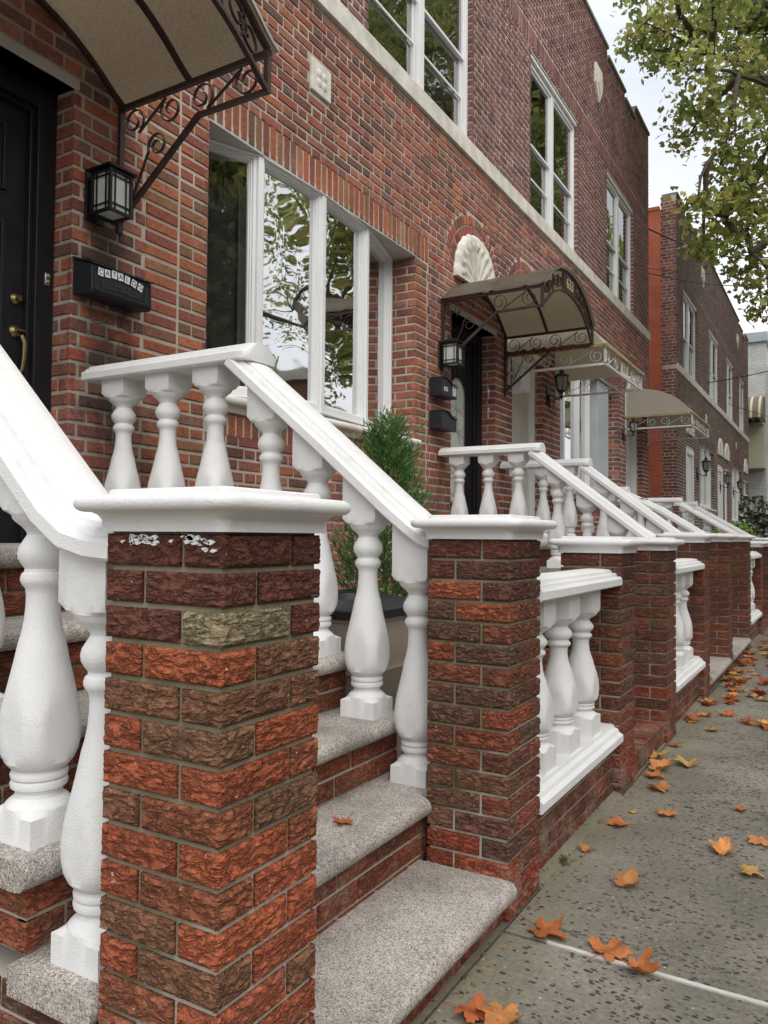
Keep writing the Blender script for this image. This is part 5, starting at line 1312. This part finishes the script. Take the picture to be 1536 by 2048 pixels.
# ================================================================= TREES
TL = [hx(c, 1.35) for c in ('#8a9450', '#979c5a', '#7b8749', '#a6a562', '#6f7d45', '#aea764', '#8f985a', '#667441')]
def limb(mb, a, b, r0, r1, r, k=6):
    a, b = Vector(a), Vector(b); L = (b-a).length; pts = [a]
    off = Vector((0, 0, 0))
    for i in range(1, k):
        t = i/k; off = off*.6+Vector((r.uniform(-1, 1), r.uniform(-1, 1), r.uniform(-.6, .6)))*L*.05; pts.append(a.lerp(b, t)+off*math.sin(PI*t)+Vector((0, 0, L*.06*math.sin(PI*t))))
    pts.append(b); mb.tube(pts, [r0+(r1-r0)*i/k for i in range(k+1)], 7); return pts
def leafcard(mb, p, s, r, col):
    d = Vector((r.gauss(0, 1), r.gauss(0, 1), r.gauss(0, .6))).normalized(); q = d.cross(Vector((r.gauss(0, 1), r.gauss(0, 1), r.gauss(0, 1)))).normalized(); n = d.cross(q)
    v = [p, p+d*s*.25+q*s*.48+n*s*.1, p+d*s*.50+q*s*.22, p+d*s*.72+q*s*.40+n*s*.12, p+d*s*1.05, p+d*s*.70-q*s*.42+n*s*.12, p+d*s*.50-q*s*.22, p+d*s*.24-q*s*.5+n*s*.1]
    mb.add(v, [(0, 1, 2), (2, 3, 4), (0, 2, 4), (0, 4, 6), (6, 4, 5), (0, 6, 7)], 0, col)
def street_tree(label, base, fork, blobs, seed, dens=1.0, ls=.115, bare=(), extra=0):
    t = thing('street_tree', label, 'tree', base, 'street trees along the kerb'); r = random.Random(seed); tr = MB(); B = Vector(base); Fk = Vector(fork)
    limb(tr, B, Fk, .24, .17, r, 8); lf = MB()
    tops = [Fk + Vector((math.cos(a)*.8, math.sin(a)*.8, 1.4)) for a in (0.3, 1.9, 3.4, 4.9)]
    mids = []
    for q in tops: limb(tr, Fk, q, .13, .09, r, 4); mids.append(q)
    for (c, R) in blobs:
        c = Vector(c); s = min(mids, key=lambda m: (m-c).length + .6*max(0, m.z-c.z)); pts = limb(tr, s, c, .045+.02*R, .012, r, 7)
        if len(mids) < 26: mids.append(pts[4])
        for k in range(int(5+R*4)):
            d = Vector((r.gauss(0, 1), r.gauss(0, 1), r.gauss(0, .8))).normalized()*R*r.uniform(.6, 1.05); limb(tr, c, c+d, .011, .003, r, 4)
        ncl = int(62*R*R*R*dens + 75*R*R*dens)+8
        for k in range(ncl):
            d = Vector((r.gauss(0, 1), r.gauss(0, 1), r.gauss(0, 1))).normalized(); cc = c+d*R*(r.uniform(.15, 1)**.5); base_c = r.choice(TL)
            for j in range(r.randint(6, 11)):
                p = cc+Vector((r.gauss(0, .12), r.gauss(0, .12), r.gauss(0, .09))); leafcard(lf, p, ls*r.uniform(.6, 1.15), r, jcol(base_c, r, .22))
    for c, d in bare:
        limb(tr, min(mids, key=lambda m: (m-Vector(c)).length), c, .05, .015, r, 7)
        for k in range(7): limb(tr, c, Vector(c)+Vector((r.gauss(0, .5), r.gauss(0, .5), r.gauss(0, .4))), .010, .003, r, 4)
    tr.build('trunk', M['bark'], t); lf.build('crown', M['leaf'], t, sharp=180)
    return t
BL1 = [((-1.89, 13.25, 9.82), 0.42), ((-2.08, 13.54, 9.61), 0.28), ((-1.55, 14.02, 10.02), 0.6), ((-1.86, 14.34, 9.8), 0.25), ((-0.86, 14.24, 9.92), 0.71), ((-0.23, 15.21, 10.18), 0.78), ((-0.9, 11.89, 8.0), 0.37), ((-0.55, 13.55, 8.52), 0.59), ((-0.13, 15.38, 9.15), 0.74), ((-1.12, 13.84, 8.32), 0.46), ((-1.43, 14.51, 8.32), 0.29), ((-0.44, 12.48, 7.19), 0.41), ((-0.07, 13.88, 7.48), 0.59), ((-0.68, 12.79, 6.93), 0.21), ((-0.31, 14.01, 7.02), 0.45), ((-0.89, 13.79, 6.47), 0.42), ((-0.88, 11.93, 6.03), 0.19), ((-0.91, 12.61, 5.59), 0.2), ((-0.44, 13.08, 5.9), 0.43), ((-0.19, 15.34, 6.8), 0.57), ((-0.45, 14.71, 5.84), 0.36), ((0.01, 12.98, 5.09), 0.34), ((-0.28, 14.94, 5.18), 0.21), ((-0.45, 12.59, 6.26), 0.31), ((0.6, 16.26, 10.6), 1.27), ((1.04, 14.34, 7.82), 1.25), ((0.76, 13.66, 6.17), 0.91), ((0.25, 17.16, 12.64), 1.36), ((-0.71, 12.54, 9.91), 0.84), ((-1.5, 12.1, 9.84), 0.56), ((1.97, 18.73, 11.36), 2.05), ((2.34, 18.55, 8.42), 1.82), ((0.72, 14.75, 12.35), 1.54)]
BL1 += [((3.2, 12.5, 9.0), 1.6), ((4.6, 14.0, 9.6), 1.7), ((3.4, 17.2, 9.4), 1.6), ((4.8, 16.5, 7.6), 1.4), ((3.6, 11.6, 7.4), 1.2), ((2.4, 11.8, 10.6), 1.3), ((3.6, 16.6, 5.6), 1.2), ((3.9, 15.2, 12.6), 1.6), ((3.6, 18.0, 13.4), 1.7), ((4.4, 16.4, 15.0), 1.6), ((3.2, 14.0, 14.2), 1.3)]
street_tree('tall maple with yellow green leaves overhanging the roofs at upper right', (3.25, 14.6, -.06), (3.2, 14.6, 4.4), BL1, 3)
BL2 = [((2.6, 8.6, 5.6), .7), ((3.4, 7.2, 6.6), .9), ((4.4, 9.6, 7.2), 1.1), ((2.2, 10.4, 4.6), .6), ((4.2, 11.4, 5.6), .8), ((3.2, 9.2, 8.3), 1.0), ((2.3, 7.0, 4.7), .45), ((4.9, 7.6, 5.6), .8)]
street_tree('thinner maple by the kerb, seen only in the window reflections', (3.5, 8.6, -.06), (3.5, 8.7, 3.4), BL2, 9, .9, .075, bare=[((2.2, 6.6, 6.3), 0), ((2.4, 8.2, 7.0), 0), ((1.9, 9.8, 5.8), 0), ((2.6, 6.2, 4.4), 0), ((2.2, 11.0, 6.4), 0), ((2.4, 10.2, 3.9), 0)])
BL5 = [((4.4, 3.6, 4.6), 1.3), ((4.2, 4.2, 6.4), 1.5), ((5.2, 3.2, 6.0), 1.6), ((4.8, 4.6, 8.0), 1.5), ((4.6, 3.0, 7.8), 1.4)]  # unseen crown added so the side pane mirrors foliage instead of sky
street_tree('dense maple by the kerb opposite the bow window, seen only in reflections', (4.4, 3.6, -.06), (4.4, 3.6, 2.6), BL5, 19, .9, .17)
BL6 = [((4.5, 23+6*k+q, z), 2.0) for k in (0, 1, 2) for q, z in ((0, 8), (1.5, 11), (0, 13.5), (3, 14), (4, 10))]
street_tree('row-end maple, tall, by the kerb far down the street, seen only in reflections', (4.5, 26, -.06), (4.5, 26, 4.5), BL6, 23, .55, .19)
BL3 = [((12.4, 3.5, 6.2), 1.5), ((13.2, 5.2, 6.0), 1.4), ((12.6, 1.8, 5.4), 1.3), ((12.9, 3.6, 8.0), 1.4)]
street_tree('maple on the opposite pavement, seen only in the window reflections', (12.6, 3.4, -.06), (12.6, 3.5, 3.4), BL3, 12, .35, .2)
BL4 = [(((x), y+14, z), q) for (x, y, z), q in BL3]
street_tree('second maple on the opposite pavement, seen only in the window reflections', (12.6, 17.4, -.06), (12.6, 17.5, 3.4), BL4, 13, .35, .2)

# ================================================================= CABLES
def cable(label, a, b, sag, rr):
    a, b = Vector(a), Vector(b); pts = [a.lerp(b, i/24)+Vector((0, 0, -sag*math.sin(PI*i/24))) for i in range(25)]
    mb = MB(); mb.tube(pts, rr, 6); tag(mb.build('overhead_cable', M['black']), label, 'cable', 'overhead cables')
cable('upper black cable crossing the orange side wall and running into the tree', (-2.38, 15.83, 7.32), (-.50, 22.0, 8.38), .25, .016)
cable('middle black cable crossing the far parapet toward the right edge', (-2.30, 15.5, 6.32), (-.62, 21.5, 7.55), .12, .010)
cable('thin cable just above the middle one, by the far parapet', (-2.30, 15.5, 6.42), (-.62, 21.5, 7.95), .12, .006)
cable('lower cable rising to the right across the far upstairs windows', (-2.6, 22.3, 5.35), (-.9, 24.4, 5.95), .03, .014)
cable('lowest thin cable in front of the white brick building', (-2.3, 27.5, 5.6), (-1.2, 29.0, 5.3), .02, .008)
